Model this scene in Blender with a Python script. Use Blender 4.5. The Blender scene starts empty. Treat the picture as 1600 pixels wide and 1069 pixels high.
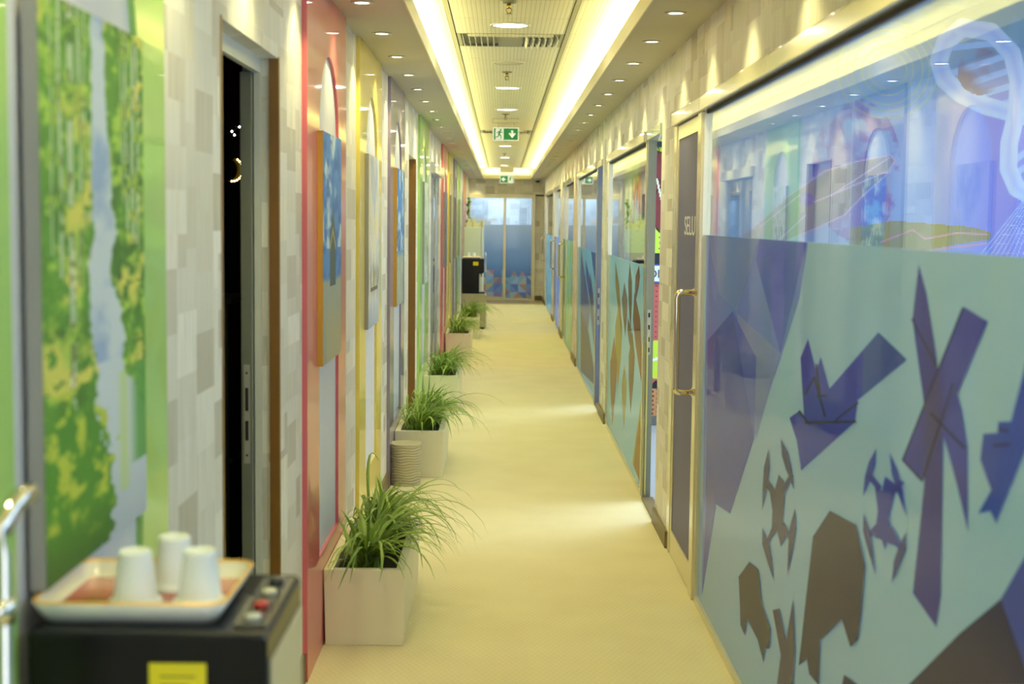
import bpy, bmesh, math, random
import numpy as np
from mathutils import Matrix, Vector
random.seed(7)
S = bpy.context.scene
COL = S.collection
PI = math.pi

# ------------------------------------------------------------------ camera, world, large lights, exposure
cam_d = bpy.data.cameras.new('camera')
cam = bpy.data.objects.new('camera', cam_d)
COL.objects.link(cam)
cam_d.sensor_width = 36.0
cam_d.lens = 2222.0 / 1600.0 * 36.0
cam_d.clip_start = 0.05
cam_d.clip_end = 200
R = Matrix(((0.999913492, -0.010691300, -0.007661883), (-0.006726106, 0.084973142, -0.996360539), (0.011303444, 0.996325881, 0.084893881)))
cam.matrix_world = Matrix.Translation((0, 0, 1.6)) @ R.to_4x4()
cam_d.dof.use_dof = True
cam_d.dof.focus_distance = 7.6
cam_d.dof.aperture_fstop = 3.8
S.camera = cam
S.view_settings.view_transform = 'Standard'
S.view_settings.look = 'None'
S.view_settings.gamma = 1.0
S.view_settings.use_curve_mapping = False
S.view_settings.exposure = 0.0
S.cycles.use_denoising = True
S.cycles.max_bounces = 8
S.cycles.transparent_max_bounces = 16
S.cycles.caustics_reflective = False
S.cycles.caustics_refractive = False
S.cycles.sample_clamp_indirect = 6.0

def lin(c):
    out = []
    for v in c[:3]:
        v = v / 255.0
        out.append(v / 12.92 if v <= 0.04045 else ((v + 0.055) / 1.055) ** 2.4)
    return (out[0], out[1], out[2], 1.0)

W = bpy.data.worlds.new('world')
S.world = W
W.use_nodes = True
W.node_tree.nodes['Background'].inputs[0].default_value = (0.75, 0.85, 1.0, 1)
W.node_tree.nodes['Background'].inputs[1].default_value = 0.25

def area(name, loc, rot, sx, sy, power, col, parent=None):
    d = bpy.data.lights.new(name, 'AREA')
    d.shape = 'RECTANGLE'; d.size = sx; d.size_y = sy
    d.energy = power; d.color = col
    o = bpy.data.objects.new(name, d)
    COL.objects.link(o)
    o.location = loc; o.rotation_euler = rot
    if parent: o.parent = parent
    return o

COOL = (0.80, 0.88, 1.0)
WARM = (1.0, 0.90, 0.37)
COVE = (1.0, 0.93, 0.36)
# cool fill light added behind the viewpoint, its source unseen
area('rear_fill', (0.05, -1.9, 1.45), (math.radians(90), 0, 0), 1.3, 2.0, 26, COOL)
# ceiling lights and added back-wall fills in the rooms to the right
for (y0, y1, p) in ((-1.5, 6.6, 120), (7.8, 10.9, 75), (12.2, 15.4, 60), (16.9, 19.0, 30), (20.6, 22.4, 60), (23.8, 26.8, 45)):
    area('room_back_fill', (3.36, (y0 + y1) / 2, 1.55), (0, math.radians(90), 0), 1.9, (y1 - y0) * 0.9, p * 0.9, (0.66, 0.80, 1.0))  # unseen cool fill, added to light the left wall and the film
    area('room_ceiling_light', (2.3, (y0 + y1) / 2, 2.66), (0, 0, 0), 1.6, (y1 - y0) * 0.8, p, (0.62, 0.78, 1.0))
area('end_room_light', (-0.1, 30.2, 2.6), (0, 0, 0), 1.2, 1.2, 55, (0.8, 0.9, 1.0))
area('left_room_light', (-2.2, 14.3, 2.4), (0, 0, 0), 1.0, 1.2, 16, (0.75, 0.87, 1.0))
area('left_room_light', (-2.2, 10.8, 2.4), (0, 0, 0), 1.0, 0.8, 12, (1, 0.95, 0.85))

# ------------------------------------------------------------------ materials
def new_mat(name):
    m = bpy.data.materials.new(name)
    m.use_nodes = True
    nt = m.node_tree
    return m, nt, nt.nodes, nt.links, nt.nodes['Principled BSDF']

MC = {}
def mat(name, rgb, rough=0.5, metal=0.0, coat=0.0, spec=0.5, noise=0.0, nscale=20.0, bump=0.0):
    if name in MC: return MC[name]
    m, nt, N, L, b = new_mat(name)
    c = lin(rgb)
    b.inputs['Base Color'].default_value = c
    b.inputs['Roughness'].default_value = rough
    b.inputs['Metallic'].default_value = metal
    b.inputs['Coat Weight'].default_value = coat
    b.inputs['Coat Roughness'].default_value = 0.04
    b.inputs['Specular IOR Level'].default_value = spec
    if noise > 0 or bump > 0:
        tc = N.new('ShaderNodeTexCoord'); nz = N.new('ShaderNodeTexNoise')
        nz.inputs['Scale'].default_value = nscale; nz.inputs['Detail'].default_value = 4
        L.new(tc.outputs['Object'], nz.inputs['Vector'])
        if noise > 0:
            mx = N.new('ShaderNodeMix'); mx.data_type = 'RGBA'
            mx.inputs[6].default_value = tuple(v * (1 - noise) for v in c[:3]) + (1,)
            mx.inputs[7].default_value = tuple(min(1, v * (1 + noise)) for v in c[:3]) + (1,)
            L.new(nz.outputs['Fac'], mx.inputs[0]); L.new(mx.outputs[2], b.inputs['Base Color'])
        if bump > 0:
            bp = N.new('ShaderNodeBump'); bp.inputs['Strength'].default_value = bump; bp.inputs['Distance'].default_value = 0.003
            L.new(nz.outputs['Fac'], bp.inputs['Height']); L.new(bp.outputs['Normal'], b.inputs['Normal'])
    MC[name] = m
    return m

def emit(name, rgb, strength, base=(0.8, 0.8, 0.8, 1)):
    if name in MC: return MC[name]
    m, nt, N, L, b = new_mat(name)
    b.inputs['Base Color'].default_value = base
    b.inputs['Emission Color'].default_value = (rgb[0], rgb[1], rgb[2], 1)
    b.inputs['Emission Strength'].default_value = strength
    MC[name] = m
    return m

def math_node(N, L, op, a, b=None, c=None):
    n = N.new('ShaderNodeMath'); n.operation = op
    for i, v in enumerate((a, b, c)):
        if v is None: continue
        if isinstance(v, (int, float)): n.inputs[i].default_value = v
        else: L.new(v, n.inputs[i])
    return n.outputs[0]

def wallpaper():
    """patchwork of wood-grain blocks in pale greys and creams, blocks of different sizes and directions"""
    m, nt, N, L, b = new_mat('patchwork_wallpaper')
    g = N.new('ShaderNodeNewGeometry'); sx = N.new('ShaderNodeSeparateXYZ')
    L.new(g.outputs['Position'], sx.inputs[0])
    u = math_node(N, L, 'ADD', sx.outputs[0], sx.outputs[1]); z = sx.outputs[2]
    def wn(a, c, k):
        cb = N.new('ShaderNodeCombineXYZ'); L.new(a, cb.inputs[0])
        if c is not None: L.new(c, cb.inputs[1])
        cb.inputs[2].default_value = k
        w = N.new('ShaderNodeTexWhiteNoise'); w.noise_dimensions = '3D'; L.new(cb.outputs[0], w.inputs['Vector'])
        return w.outputs['Value']
    def cells(p, q, wp, wq, k):
        cp = math_node(N, L, 'FLOOR', math_node(N, L, 'DIVIDE', p, wp))
        off = wn(cp, None, k)
        cq = math_node(N, L, 'FLOOR', math_node(N, L, 'ADD', math_node(N, L, 'DIVIDE', q, wq), off))
        return wn(cp, cq, k + 0.5)
    A = cells(u, z, 0.19, 0.135, 1.0)
    B = cells(z, u, 0.092, 0.27, 7.0)
    Mk = cells(u, z, 0.34, 0.27, 13.0)
    sel = math_node(N, L, 'GREATER_THAN', Mk, 0.62)
    mx = N.new('ShaderNodeMix'); mx.data_type = 'FLOAT'
    L.new(sel, mx.inputs[0]); L.new(A, mx.inputs[2]); L.new(B, mx.inputs[3])
    # wood grain
    mp = N.new('ShaderNodeCombineXYZ')
    L.new(math_node(N, L, 'MULTIPLY', u, 60.0), mp.inputs[0]); L.new(math_node(N, L, 'MULTIPLY', z, 4.0), mp.inputs[1])
    nz = N.new('ShaderNodeTexNoise'); nz.inputs['Scale'].default_value = 1.0; nz.inputs['Detail'].default_value = 3
    L.new(mp.outputs[0], nz.inputs['Vector'])
    v = math_node(N, L, 'ADD', mx.outputs[0], math_node(N, L, 'MULTIPLY', math_node(N, L, 'SUBTRACT', nz.outputs['Fac'], 0.5), 0.45))
    cr = N.new('ShaderNodeValToRGB')
    e = cr.color_ramp.elements
    e[0].position = 0.0; e[0].color = lin((188, 182, 171))
    e[1].position = 1.0; e[1].color = lin((240, 238, 234))
    for p, c in ((0.2, (210, 205, 195)), (0.42, (226, 223, 216)), (0.6, (212, 208, 200)), (0.78, (236, 234, 228)), (0.9, (220, 212, 192))):
        k = e.new(p); k.color = lin(c)
    L.new(v, cr.inputs[0])
    L.new(cr.outputs[0], b.inputs['Base Color'])
    b.inputs['Roughness'].default_value = 0.55
    return m

def carpet():
    m, nt, N, L, b = new_mat('loop_carpet')
    g = N.new('ShaderNodeNewGeometry'); sx = N.new('ShaderNodeSeparateXYZ'); L.new(g.outputs['Position'], sx.inputs[0])
    wx = math_node(N, L, 'SINE', math_node(N, L, 'MULTIPLY', sx.outputs[0], 2 * PI / 0.024))
    wy = math_node(N, L, 'SINE', math_node(N, L, 'MULTIPLY', sx.outputs[1], 2 * PI / 0.05))
    w = math_node(N, L, 'MULTIPLY', wx, wy)
    nz = N.new('ShaderNodeTexNoise'); nz.inputs['Scale'].default_value = 3.0; nz.inputs['Detail'].default_value = 5
    L.new(g.outputs['Position'], nz.inputs['Vector'])
    nf = N.new('ShaderNodeTexNoise'); nf.inputs['Scale'].default_value = 260.0; L.new(g.outputs['Position'], nf.inputs['Vector'])
    v = math_node(N, L, 'ADD', math_node(N, L, 'MULTIPLY', w, 0.10), math_node(N, L, 'ADD', math_node(N, L, 'MULTIPLY', nz.outputs['Fac'], 0.5), math_node(N, L, 'MULTIPLY', nf.outputs['Fac'], 0.5)))
    mx = N.new('ShaderNodeMix'); mx.data_type = 'RGBA'
    mx.inputs[6].default_value = lin((198, 189, 150)); mx.inputs[7].default_value = lin((230, 223, 190))
    L.new(v, mx.inputs[0]); L.new(mx.outputs[2], b.inputs['Base Color'])
    bp = N.new('ShaderNodeBump'); bp.inputs['Strength'].default_value = 0.35; bp.inputs['Distance'].default_value = 0.002
    L.new(v, bp.inputs['Height']); L.new(bp.outputs['Normal'], b.inputs['Normal'])
    b.inputs['Roughness'].default_value = 0.85; b.inputs['Specular IOR Level'].default_value = 0.25
    return m

def tile_mat():
    m, nt, N, L, b = new_mat('ribbed_ceiling_tile')
    g = N.new('ShaderNodeNewGeometry'); sx = N.new('ShaderNodeSeparateXYZ'); L.new(g.outputs['Position'], sx.inputs[0])
    w = math_node(N, L, 'SINE', math_node(N, L, 'MULTIPLY', sx.outputs[0], 2 * PI / 0.022))
    v = math_node(N, L, 'SMOOTH_MIN', w, 0.0, 0.3)
    v = math_node(N, L, 'ADD', v, 1.0)
    v = math_node(N, L, 'GREATER_THAN', w, -0.8)
    mx = N.new('ShaderNodeMix'); mx.data_type = 'RGBA'
    mx.inputs[6].default_value = lin((192, 188, 166)); mx.inputs[7].default_value = lin((216, 212, 192))
    L.new(v, mx.inputs[0]); L.new(mx.outputs[2], b.inputs['Base Color'])
    bp = N.new('ShaderNodeBump'); bp.inputs['Strength'].default_value = 0.15; bp.inputs['Distance'].default_value = 0.001
    L.new(w, bp.inputs['Height']); L.new(bp.outputs['Normal'], b.inputs['Normal'])
    b.inputs['Roughness'].default_value = 0.6
    return m

def glass_mat(name, tint, refl=1.0):
    m, nt, N, L, b = new_mat(name)
    N.remove(b)
    t = N.new('ShaderNodeBsdfTransparent'); t.inputs[0].default_value = (*tint, 1)
    gl = N.new('ShaderNodeBsdfGlossy'); gl.inputs['Roughness'].default_value = 0.0; gl.inputs['Color'].default_value = (refl, refl, refl, 1)
    # reflectance of one glass surface, the same from either side (Schlick)
    ge = N.new('ShaderNodeNewGeometry'); dt = N.new('ShaderNodeVectorMath'); dt.operation = 'DOT_PRODUCT'
    L.new(ge.outputs['Normal'], dt.inputs[0]); L.new(ge.outputs['Incoming'], dt.inputs[1])
    om = math_node(N, L, 'SUBTRACT', 1.0, math_node(N, L, 'ABSOLUTE', dt.outputs['Value']))
    fr = math_node(N, L, 'ADD', 0.06, math_node(N, L, 'MULTIPLY', math_node(N, L, 'POWER', om, 5.0), 0.94))
    mx = N.new('ShaderNodeMixShader'); L.new(fr, mx.inputs[0]); L.new(t.outputs[0], mx.inputs[1]); L.new(gl.outputs[0], mx.inputs[2])
    L.new(mx.outputs[0], N['Material Output'].inputs[0])
    return m

def film_shader(N, L, b, k=0.42):
    b.inputs['Roughness'].default_value = 0.4
    b.inputs['Specular IOR Level'].default_value = 0.1; b.inputs['Coat Weight'].default_value = 0.6; b.inputs['Coat Roughness'].default_value = 0.02; b.inputs['Coat IOR'].default_value = 1.48
    tr = N.new('ShaderNodeBsdfTranslucent')
    mx = N.new('ShaderNodeMixShader'); mx.inputs[0].default_value = k
    L.new(b.outputs[0], mx.inputs[1]); L.new(tr.outputs[0], mx.inputs[2])
    L.new(mx.outputs[0], N['Material Output'].inputs[0])
    return tr

def film_mat(rgb):
    key = 'window_film_%d_%d_%d' % tuple(rgb)
    if key in MC: return MC[key]
    m, nt, N, L, b = new_mat(key)
    tr = film_shader(N, L, b)
    b.inputs['Base Color'].default_value = lin(rgb); tr.inputs[0].default_value = lin(rgb)
    MC[key] = m
    return m

def attr_mat(name, rough=0.5, coat=0.0, film=False):
    """flat print: colours stored on the surface"""
    if name in MC: return MC[name]
    m, nt, N, L, b = new_mat(name)
    a = N.new('ShaderNodeAttribute'); a.attribute_name = 'print'
    L.new(a.outputs['Color'], b.inputs['Base Color'])
    b.inputs['Roughness'].default_value = rough; b.inputs['Coat Weight'].default_value = coat; b.inputs['Coat Roughness'].default_value = 0.03
    if film:
        tr = film_shader(N, L, b); L.new(a.outputs['Color'], tr.inputs[0])
    MC[name] = m
    return m

PAPER = wallpaper(); CARPET = carpet(); TILE = tile_mat()
GLASS = glass_mat('clear_glass', (0.93, 0.97, 0.98)); BLUEGLASS = glass_mat('blue_tinted_glass', (0.68, 0.78, 0.88))
ALU = mat('champagne_aluminium', (214, 206, 176), 0.22, 0.35, coat=0.6)
ALUG = mat('grey_green_aluminium', (140, 144, 132), 0.3, 0.4)
SOFFIT = mat('soffit_paint', (196, 190, 170), 0.55, noise=0.03, nscale=3)
FASCIA = mat('fascia_paint', (232, 226, 198), 0.5)
BASE = mat('brown_skirting', (112, 98, 66), 0.45, noise=0.1, nscale=8)
CHROME = mat('polished_chrome', (225, 222, 215), 0.08, 1.0)
BROWN = mat('brown_wood_trim', (126, 88, 34), 0.4, noise=0.15, nscale=14)
WHITE = mat('white_lacquer', (226, 226, 216), 0.35, coat=0.3)
CREAM = mat('cream_planter', (240, 236, 212), 0.42, noise=0.04, nscale=5)
BLACK = mat('gloss_black_plastic', (10, 10, 11), 0.25, spec=0.3)
DARK = mat('matt_dark', (30, 28, 26), 0.7)
SOIL = mat('dark_soil', (44, 36, 26), 0.95, noise=0.4, nscale=60, bump=0.8)
INFILL = mat('pale_lilac_paint', (216, 218, 230), 0.45)
PLASTER = mat('room_plaster', (214, 216, 214), 0.7, noise=0.03, nscale=2)
ROOMFLOOR = mat('grey_room_tile', (176, 180, 184), 0.4, noise=0.06, nscale=5)

# ------------------------------------------------------------------ mesh helpers
class MB:
    def __init__(s): s.v = []; s.f = []; s.sm = []
    def quad(s, a, b, c, d, sm=False):
        n = len(s.v); s.v += [a, b, c, d]; s.f.append((n, n + 1, n + 2, n + 3)); s.sm.append(sm)
    def box(s, x0, x1, y0, y1, z0, z1):
        n = len(s.v)
        s.v += [(x0, y0, z0), (x1, y0, z0), (x1, y1, z0), (x0, y1, z0), (x0, y0, z1), (x1, y0, z1), (x1, y1, z1), (x0, y1, z1)]
        for q in ((0, 3, 2, 1), (4, 5, 6, 7), (0, 1, 5, 4), (1, 2, 6, 5), (2, 3, 7, 6), (3, 0, 4, 7)):
            s.f.append(tuple(n + i for i in q)); s.sm.append(False)
        return s
    def prism(s, pts, axis, a, b):
        """polygon pts (p,q) extruded along axis from a to b; axis 'x': (y,z); 'y': (x,z); 'z': (x,y)"""
        def P(p, t):
            return {'x': (t, p[0], p[1]), 'y': (p[0], t, p[1]), 'z': (p[0], p[1], t)}[axis]
        n = len(s.v); k = len(pts)
        s.v += [P(p, a) for p in pts] + [P(p, b) for p in pts]
        s.f.append(tuple(n + i for i in range(k))); s.f.append(tuple(n + k + i for i in reversed(range(k)))); s.sm += [False, False]
        for i in range(k):
            j = (i + 1) % k
            s.f.append((n + i, n + k + i, n + k + j, n + j)); s.sm.append(False)
        return s
    def tube(s, path, r, seg=10, cap=True):
        path = [Vector(p) for p in path]; rings = []
        rr = r if isinstance(r, (list, tuple)) else [r] * len(path)
        up = Vector((0.13, 0.27, 0.95)).normalized()
        for i, p in enumerate(path):
            d = (path[min(i + 1, len(path) - 1)] - path[max(i - 1, 0)]).normalized()
            a = d.cross(up)
            if a.length < 0.05: a = d.cross(Vector((1, 0, 0)))
            a.normalize(); b = d.cross(a).normalized()
            n = len(s.v)
            for k in range(seg):
                t = 2 * PI * k / seg
                s.v.append(tuple(p + rr[i] * (math.cos(t) * a + math.sin(t) * b)))
            rings.append(n)
        for i in range(len(rings) - 1):
            for k in range(seg):
                j = (k + 1) % seg
                s.f.append((rings[i] + k, rings[i] + j, rings[i + 1] + j, rings[i + 1] + k)); s.sm.append(True)
        if cap:
            s.f.append(tuple(rings[0] + k for k in reversed(range(seg)))); s.f.append(tuple(rings[-1] + k for k in range(seg))); s.sm += [False, False]
        return s
    def lathe(s, prof, c=(0, 0, 0), seg=32, fn=None):
        """prof: list of (r,z)"""
        rings = []
        for (r, z) in prof:
            n = len(s.v)
            for k in range(seg):
                t = 2 * PI * k / seg
                q = r if fn is None else fn(r, z, t)
                s.v.append((c[0] + q * math.cos(t), c[1] + q * math.sin(t), c[2] + z))
            rings.append(n)
        for i in range(len(rings) - 1):
            for k in range(seg):
                j = (k + 1) % seg
                s.f.append((rings[i] + k, rings[i] + j, rings[i + 1] + j, rings[i + 1] + k)); s.sm.append(True)
        for ri, rev in ((0, True), (-1, False)):
            if prof[ri][0] > 1e-4:
                ks = range(seg)
                s.f.append(tuple(rings[ri] + k for k in (reversed(ks) if rev else ks))); s.sm.append(False)
        return s
    def build(s, name, m, parent=None, bevel=0.0, loc=None, fix=True):
        me = bpy.data.meshes.new(name)
        me.from_pydata(s.v, [], s.f)
        me.polygons.foreach_set('use_smooth', s.sm)
        me.materials.append(m)
        if fix or bevel > 0:
            bm = bmesh.new(); bm.from_mesh(me)
            if bevel > 0:
                bmesh.ops.remove_doubles(bm, verts=bm.verts, dist=1e-6)
                es = [e for e in bm.edges if len(e.link_faces) == 2 and e.calc_face_angle(0) > 0.7]
                if es: bmesh.ops.bevel(bm, geom=es, offset=bevel, segments=2, affect='EDGES', profile=0.6)
            bmesh.ops.recalc_face_normals(bm, faces=bm.faces)
            bm.to_mesh(me); bm.free()
        me.update()
        o = bpy.data.objects.new(name, me)
        COL.objects.link(o)
        if parent is not None: o.parent = parent
        if loc is not None: o.location = loc
        return o

def wloc(o):
    l = Vector((0, 0, 0))
    while o is not None: l = l + o.location; o = o.parent
    return l
def box(name, x0, x1, y0, y1, z0, z1, m, parent=None, bevel=0.0):
    if parent is not None:
        l = wloc(parent); x0 -= l.x; x1 -= l.x; y0 -= l.y; y1 -= l.y; z0 -= l.z; z1 -= l.z
    return MB().box(x0, x1, y0, y1, z0, z1).build(name, m, parent, bevel)
def tag(o, label, cat, group=None):
    o['label'] = label; o['category'] = cat
    if group: o['group'] = group
    return o
def thing(name, label, cat, loc=(0, 0, 0), group=None):
    o = bpy.data.objects.new(name, None); COL.objects.link(o); o.location = loc
    o.empty_display_size = 0.1
    return tag(o, label, cat, group)
def struct(o):
    o['kind'] = 'structure'; return o
def sroot(name, loc=(0, 0, 0)):
    o = bpy.data.objects.new(name, None); COL.objects.link(o); o.location = loc
    return struct(o)
def ordinal(n):
    return '%d%s' % (n, 'th' if 10 <= n % 100 <= 20 else {1: 'st', 2: 'nd', 3: 'rd'}.get(n % 10, 'th'))

def vnoise(u, v, sc, seed, octs=4):
    out = np.zeros_like(u); amp = 1.0; tot = 0.0
    rng = np.random.RandomState(seed)
    for o in range(octs):
        G = rng.rand(64, 64)
        x = u * sc * 2 ** o; y = v * sc * 2 ** o
        xi = np.floor(x).astype(int); yi = np.floor(y).astype(int); fx = x - xi; fy = y - yi
        fx = fx * fx * (3 - 2 * fx); fy = fy * fy * (3 - 2 * fy)
        a = G[xi % 64, yi % 64]; b = G[(xi + 1) % 64, yi % 64]; c = G[xi % 64, (yi + 1) % 64]; d = G[(xi + 1) % 64, (yi + 1) % 64]
        out += amp * ((a * (1 - fx) + b * fx) * (1 - fy) + (c * (1 - fx) + d * fx) * fy); tot += amp; amp *= 0.55
    return out / tot

def mix(img, col, w):
    w = np.clip(w, 0, 1)[..., None]
    return img * (1 - w) + np.array(col, float) * w
def in_poly(U, V, pts):
    r = np.zeros(U.shape, bool); n = len(pts)
    for i in range(n):
        x0, y0 = pts[i]; x1, y1 = pts[(i + 1) % n]
        if y0 == y1: continue
        c = ((y0 > V) != (y1 > V)) & (U < (x1 - x0) * (V - y0) / (y1 - y0) + x0)
        r ^= c
    return r
def seg_d(U, V, p, q):
    dx, dy = q[0] - p[0], q[1] - p[1]; L2 = dx * dx + dy * dy + 1e-12
    t = np.clip(((U - p[0]) * dx + (V - p[1]) * dy) / L2, 0, 1)
    return np.hypot(U - p[0] - t * dx, V - p[1] - t * dy)
def uvgrid(nu, nv):
    u = (np.arange(nu) + 0.5) / nu; v = (np.arange(nv) + 0.5) / nv
    return np.meshgrid(u, v)
def print_sheet(name, img, P0, PU, PV, m, parent):
    """a flat printed sheet; img[v,u] sRGB 0-255; corner P0, edge vectors PU, PV"""
    nv, nu = img.shape[:2]
    us = np.arange(nu + 1) / nu; vs = np.arange(nv + 1) / nv
    A, B = np.meshgrid(us, vs)
    P0, PU, PV = (np.array(p, float) for p in (P0, PU, PV))
    co = P0 + A[..., None] * PU + B[..., None] * PV
    me = bpy.data.meshes.new(name)
    nvv = (nu + 1) * (nv + 1); me.vertices.add(nvv); me.vertices.foreach_set('co', co.reshape(-1))
    nf = nu * nv
    i, j = np.meshgrid(np.arange(nu), np.arange(nv)); a = (j * (nu + 1) + i).reshape(-1)
    idx = np.stack([a, a + 1, a + nu + 2, a + nu + 1], 1).astype(np.int32)
    me.loops.add(nf * 4); me.loops.foreach_set('vertex_index', idx.reshape(-1))
    me.polygons.add(nf); me.polygons.foreach_set('loop_start', np.arange(nf, dtype=np.int32) * 4)
    me.update(calc_edges=True)
    c = np.clip(img.reshape(-1, 3) / 255.0, 0, 1)
    c = np.where(c <= 0.04045, c / 12.92, ((c + 0.055) / 1.055) ** 2.4)
    c = np.concatenate([c, np.ones((nf, 1))], 1); c4 = np.repeat(c, 4, 0).astype(np.float32)
    at = me.color_attributes.new('print', 'FLOAT_COLOR', 'CORNER'); at.data.foreach_set('color', c4.reshape(-1))
    me.materials.append(m)
    o = bpy.data.objects.new(name, me); COL.objects.link(o)
    if parent is not None: o.parent = parent
    return o

def text_mesh(name, s, size, m, parent, mw, depth=0.001, align='LEFT', width=None, height=None):
    cu = bpy.data.curves.new('lettering_curve', 'FONT'); cu.body = s; cu.size = size; cu.extrude = depth; cu.align_x = align
    t = bpy.data.objects.new('lettering_curve', cu); COL.objects.link(t)
    bpy.context.view_layer.update()
    me = bpy.data.meshes.new_from_object(t.evaluated_get(bpy.context.evaluated_depsgraph_get()))
    bpy.data.objects.remove(t)
    xs = [v.co.x for v in me.vertices]; ys = [v.co.y for v in me.vertices]
    kx = width / (max(xs) - min(xs)) if width else 1; ky = height / (max(ys) - min(ys)) if height else 1
    x0, y0 = min(xs), min(ys)
    for v in me.vertices: v.co.x = (v.co.x - x0) * kx; v.co.y = (v.co.y - y0) * ky
    me.materials.clear(); me.materials.append(m)
    o = bpy.data.objects.new(name, me); COL.objects.link(o)
    me.transform(mw)
    if parent is not None: o.parent = parent
    return o

# ------------------------------------------------------------------ setting
XL, XR, ZC, ZT = -0.675, 0.83, 2.43, 2.63
YB, YE = -2.0, 28.72
struct(box('floor', XL - 0.11, XR, YB, 27.42, -0.05, 0, CARPET))
struct(box('trim_1', XL - 0.11, XR, 27.42, 28.72, -0.05, 0.004, mat('threshold_stone', (150, 138, 112), 0.35, noise=0.1, nscale=10)))
fl = struct(box('floor', XR, 3.5, YB, YE, -0.06, -0.004, ROOMFLOOR))
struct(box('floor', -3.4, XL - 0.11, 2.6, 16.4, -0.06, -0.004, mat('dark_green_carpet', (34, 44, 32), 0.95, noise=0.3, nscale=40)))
struct(box('floor', -1.6, 1.6, 28.72, 31.6, -0.06, -0.002, ROOMFLOOR))

# left wall, with its door openings
OPEN_L = [(3.435, 4.325, 2.075), (10.27, 11.1, 2.065), (13.5, 15.13, 2.05), (23.6, 24.2, 2.07)]
wl = sroot('wall_left')
y = YB
for (a, b_, zt) in OPEN_L:
    box('wall_panel', XL - 0.11, XL, y, a, 0, ZT + 0.02, PAPER, wl)
    box('wall_header', XL - 0.11, XL, a, b_, zt, ZT + 0.02, PAPER, wl)
    y = b_
box('wall_panel', XL - 0.11, XL, y, YE, 0, ZT + 0.02, PAPER, wl)
# right wall: piers and header band
PIERS = [(6.91, 7.49), (11.2, 11.88), (15.66, 16.6), (19.45, 20.4), (22.72, 23.5), (27.0, 28.72)]
wr = sroot('wall_right')
box('wall_header', XR, XR + 0.1, YB, YE, 2.12, ZT + 0.02, PAPER, wr)
for (a, b_) in PIERS:
    box('pier', XR, XR + 0.1, a, b_, 0, 2.12, PAPER, wr)
# end wall
we = sroot('wall_end')
box('wall_header', XL, XR, YE - 0.06, YE + 0.05, 2.13, ZT + 0.02, PAPER, we)
box('pier', 0.66, XR, YE - 0.02, YE + 0.05, 0, 2.13, PAPER, we)
struct(box('wall_back', -3.4, 3.5, YB - 0.05, YB, 0, 2.9, PLASTER))
# skirtings
k = 0
bl = sroot('baseboard_left')
for (a, b_) in ((YB, 1.62), (2.79, 3.425), (4.33, 4.81), (6.0, 6.587), (7.765, 8.38), (9.585, 10.26), (11.11, 11.37), (12.76, 13.45), (15.2, 15.62), (16.9, 17.5), (18.75, 19.45), (20.7, 21.05), (22.3, 23.55), (24.25, 24.5), (25.8, 28.6)):
    box('skirting', XL, XL + 0.012, a, b_, 0, 0.10, BASE, bl)
br = sroot('baseboard_right')
for (a, b_) in PIERS:
    box('skirting', XR - 0.014, XR, a - 0.015, min(b_ + 0.015, YE - 0.03), 0, 0.085, BASE, br)
struct(box('baseboard_end', 0.665, XR - 0.02, YE - 0.034, YE - 0.02, 0, 0.10, BASE))

# ceiling: side soffits around a long raised tray with tiles
ce = sroot('ceiling')
TX0, TX1, TYE = -0.385, 0.555, 28.3
box('soffit', XL - 0.11, TX0, YB, YE, ZC, 2.50, SOFFIT, ce)
box('soffit', TX1, XR + 0.1, YB, YE, ZC, 2.50, SOFFIT, ce)
box('soffit', TX0, TX1, TYE, YE, ZC, 2.50, SOFFIT, ce)
box('fascia', TX0, TX0 + 0.006, YB, TYE, ZC - 0.004, 2.504, FASCIA, ce)
box('fascia', TX1 - 0.006, TX1, YB, TYE, ZC - 0.004, 2.504, FASCIA, ce)
box('fascia', TX0, TX1, TYE - 0.006, TYE, ZC - 0.004, 2.504, FASCIA, ce)
box('tray_side', TX0 - 0.15, TX0 - 0.13, YB, YE, 2.50, ZT + 0.02, FASCIA, ce)
box('tray_side', TX1 + 0.13, TX1 + 0.15, YB, YE, 2.50, ZT + 0.02, FASCIA, ce)
box('tray_side', TX0 - 0.13, TX1 + 0.13, TYE + 0.12, TYE + 0.14, 2.50, ZT + 0.02, FASCIA, ce)
box('ceiling_backing', XL - 0.11, XR + 0.1, YB, YE + 0.05, ZT + 0.02, ZT + 0.06, DARK, ce)
COLS = [(TX0 - 0.13, -0.291), (-0.269, 0.336), (0.358, TX1 + 0.13)]
rows = [7.97 + 0.6 * i for i in range(-16, 34)]
VENTROWS = (0, 14)
tile_me = {}
for ri, y0 in enumerate(rows):
    i = ri - 16
    for c, (x0, x1) in enumerate(COLS):
        if c == 1 and i in VENTROWS: continue
        if c not in tile_me:
            o = MB().box(x0 + 0.003, x1 - 0.003, 0.004, 0.596, ZT, ZT + 0.018).build('ceiling_tile', TILE, ce, 0.002)
            tile_me[c] = o.data
        else:
            o = bpy.data.objects.new('ceiling_tile', tile_me[c]); COL.objects.link(o); o.parent = ce
        o.location = (0, y0, 0)
TEE = mat('grey_tee_bar', (150, 148, 128), 0.45)
for x in (-0.28, 0.347):
    box('tee_bar', x - 0.011, x + 0.011, YB, TYE + 0.12, ZT - 0.004, ZT + 0.004, TEE, ce)
struct(box('ceiling', XR + 0.1, 3.5, YB, YE, 2.7, 2.75, PLASTER))
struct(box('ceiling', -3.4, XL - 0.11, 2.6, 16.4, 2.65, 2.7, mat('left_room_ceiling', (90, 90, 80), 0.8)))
struct(box('ceiling', -1.6, 1.6, YE + 0.05, 31.6, 2.7, 2.75, PLASTER))

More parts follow.
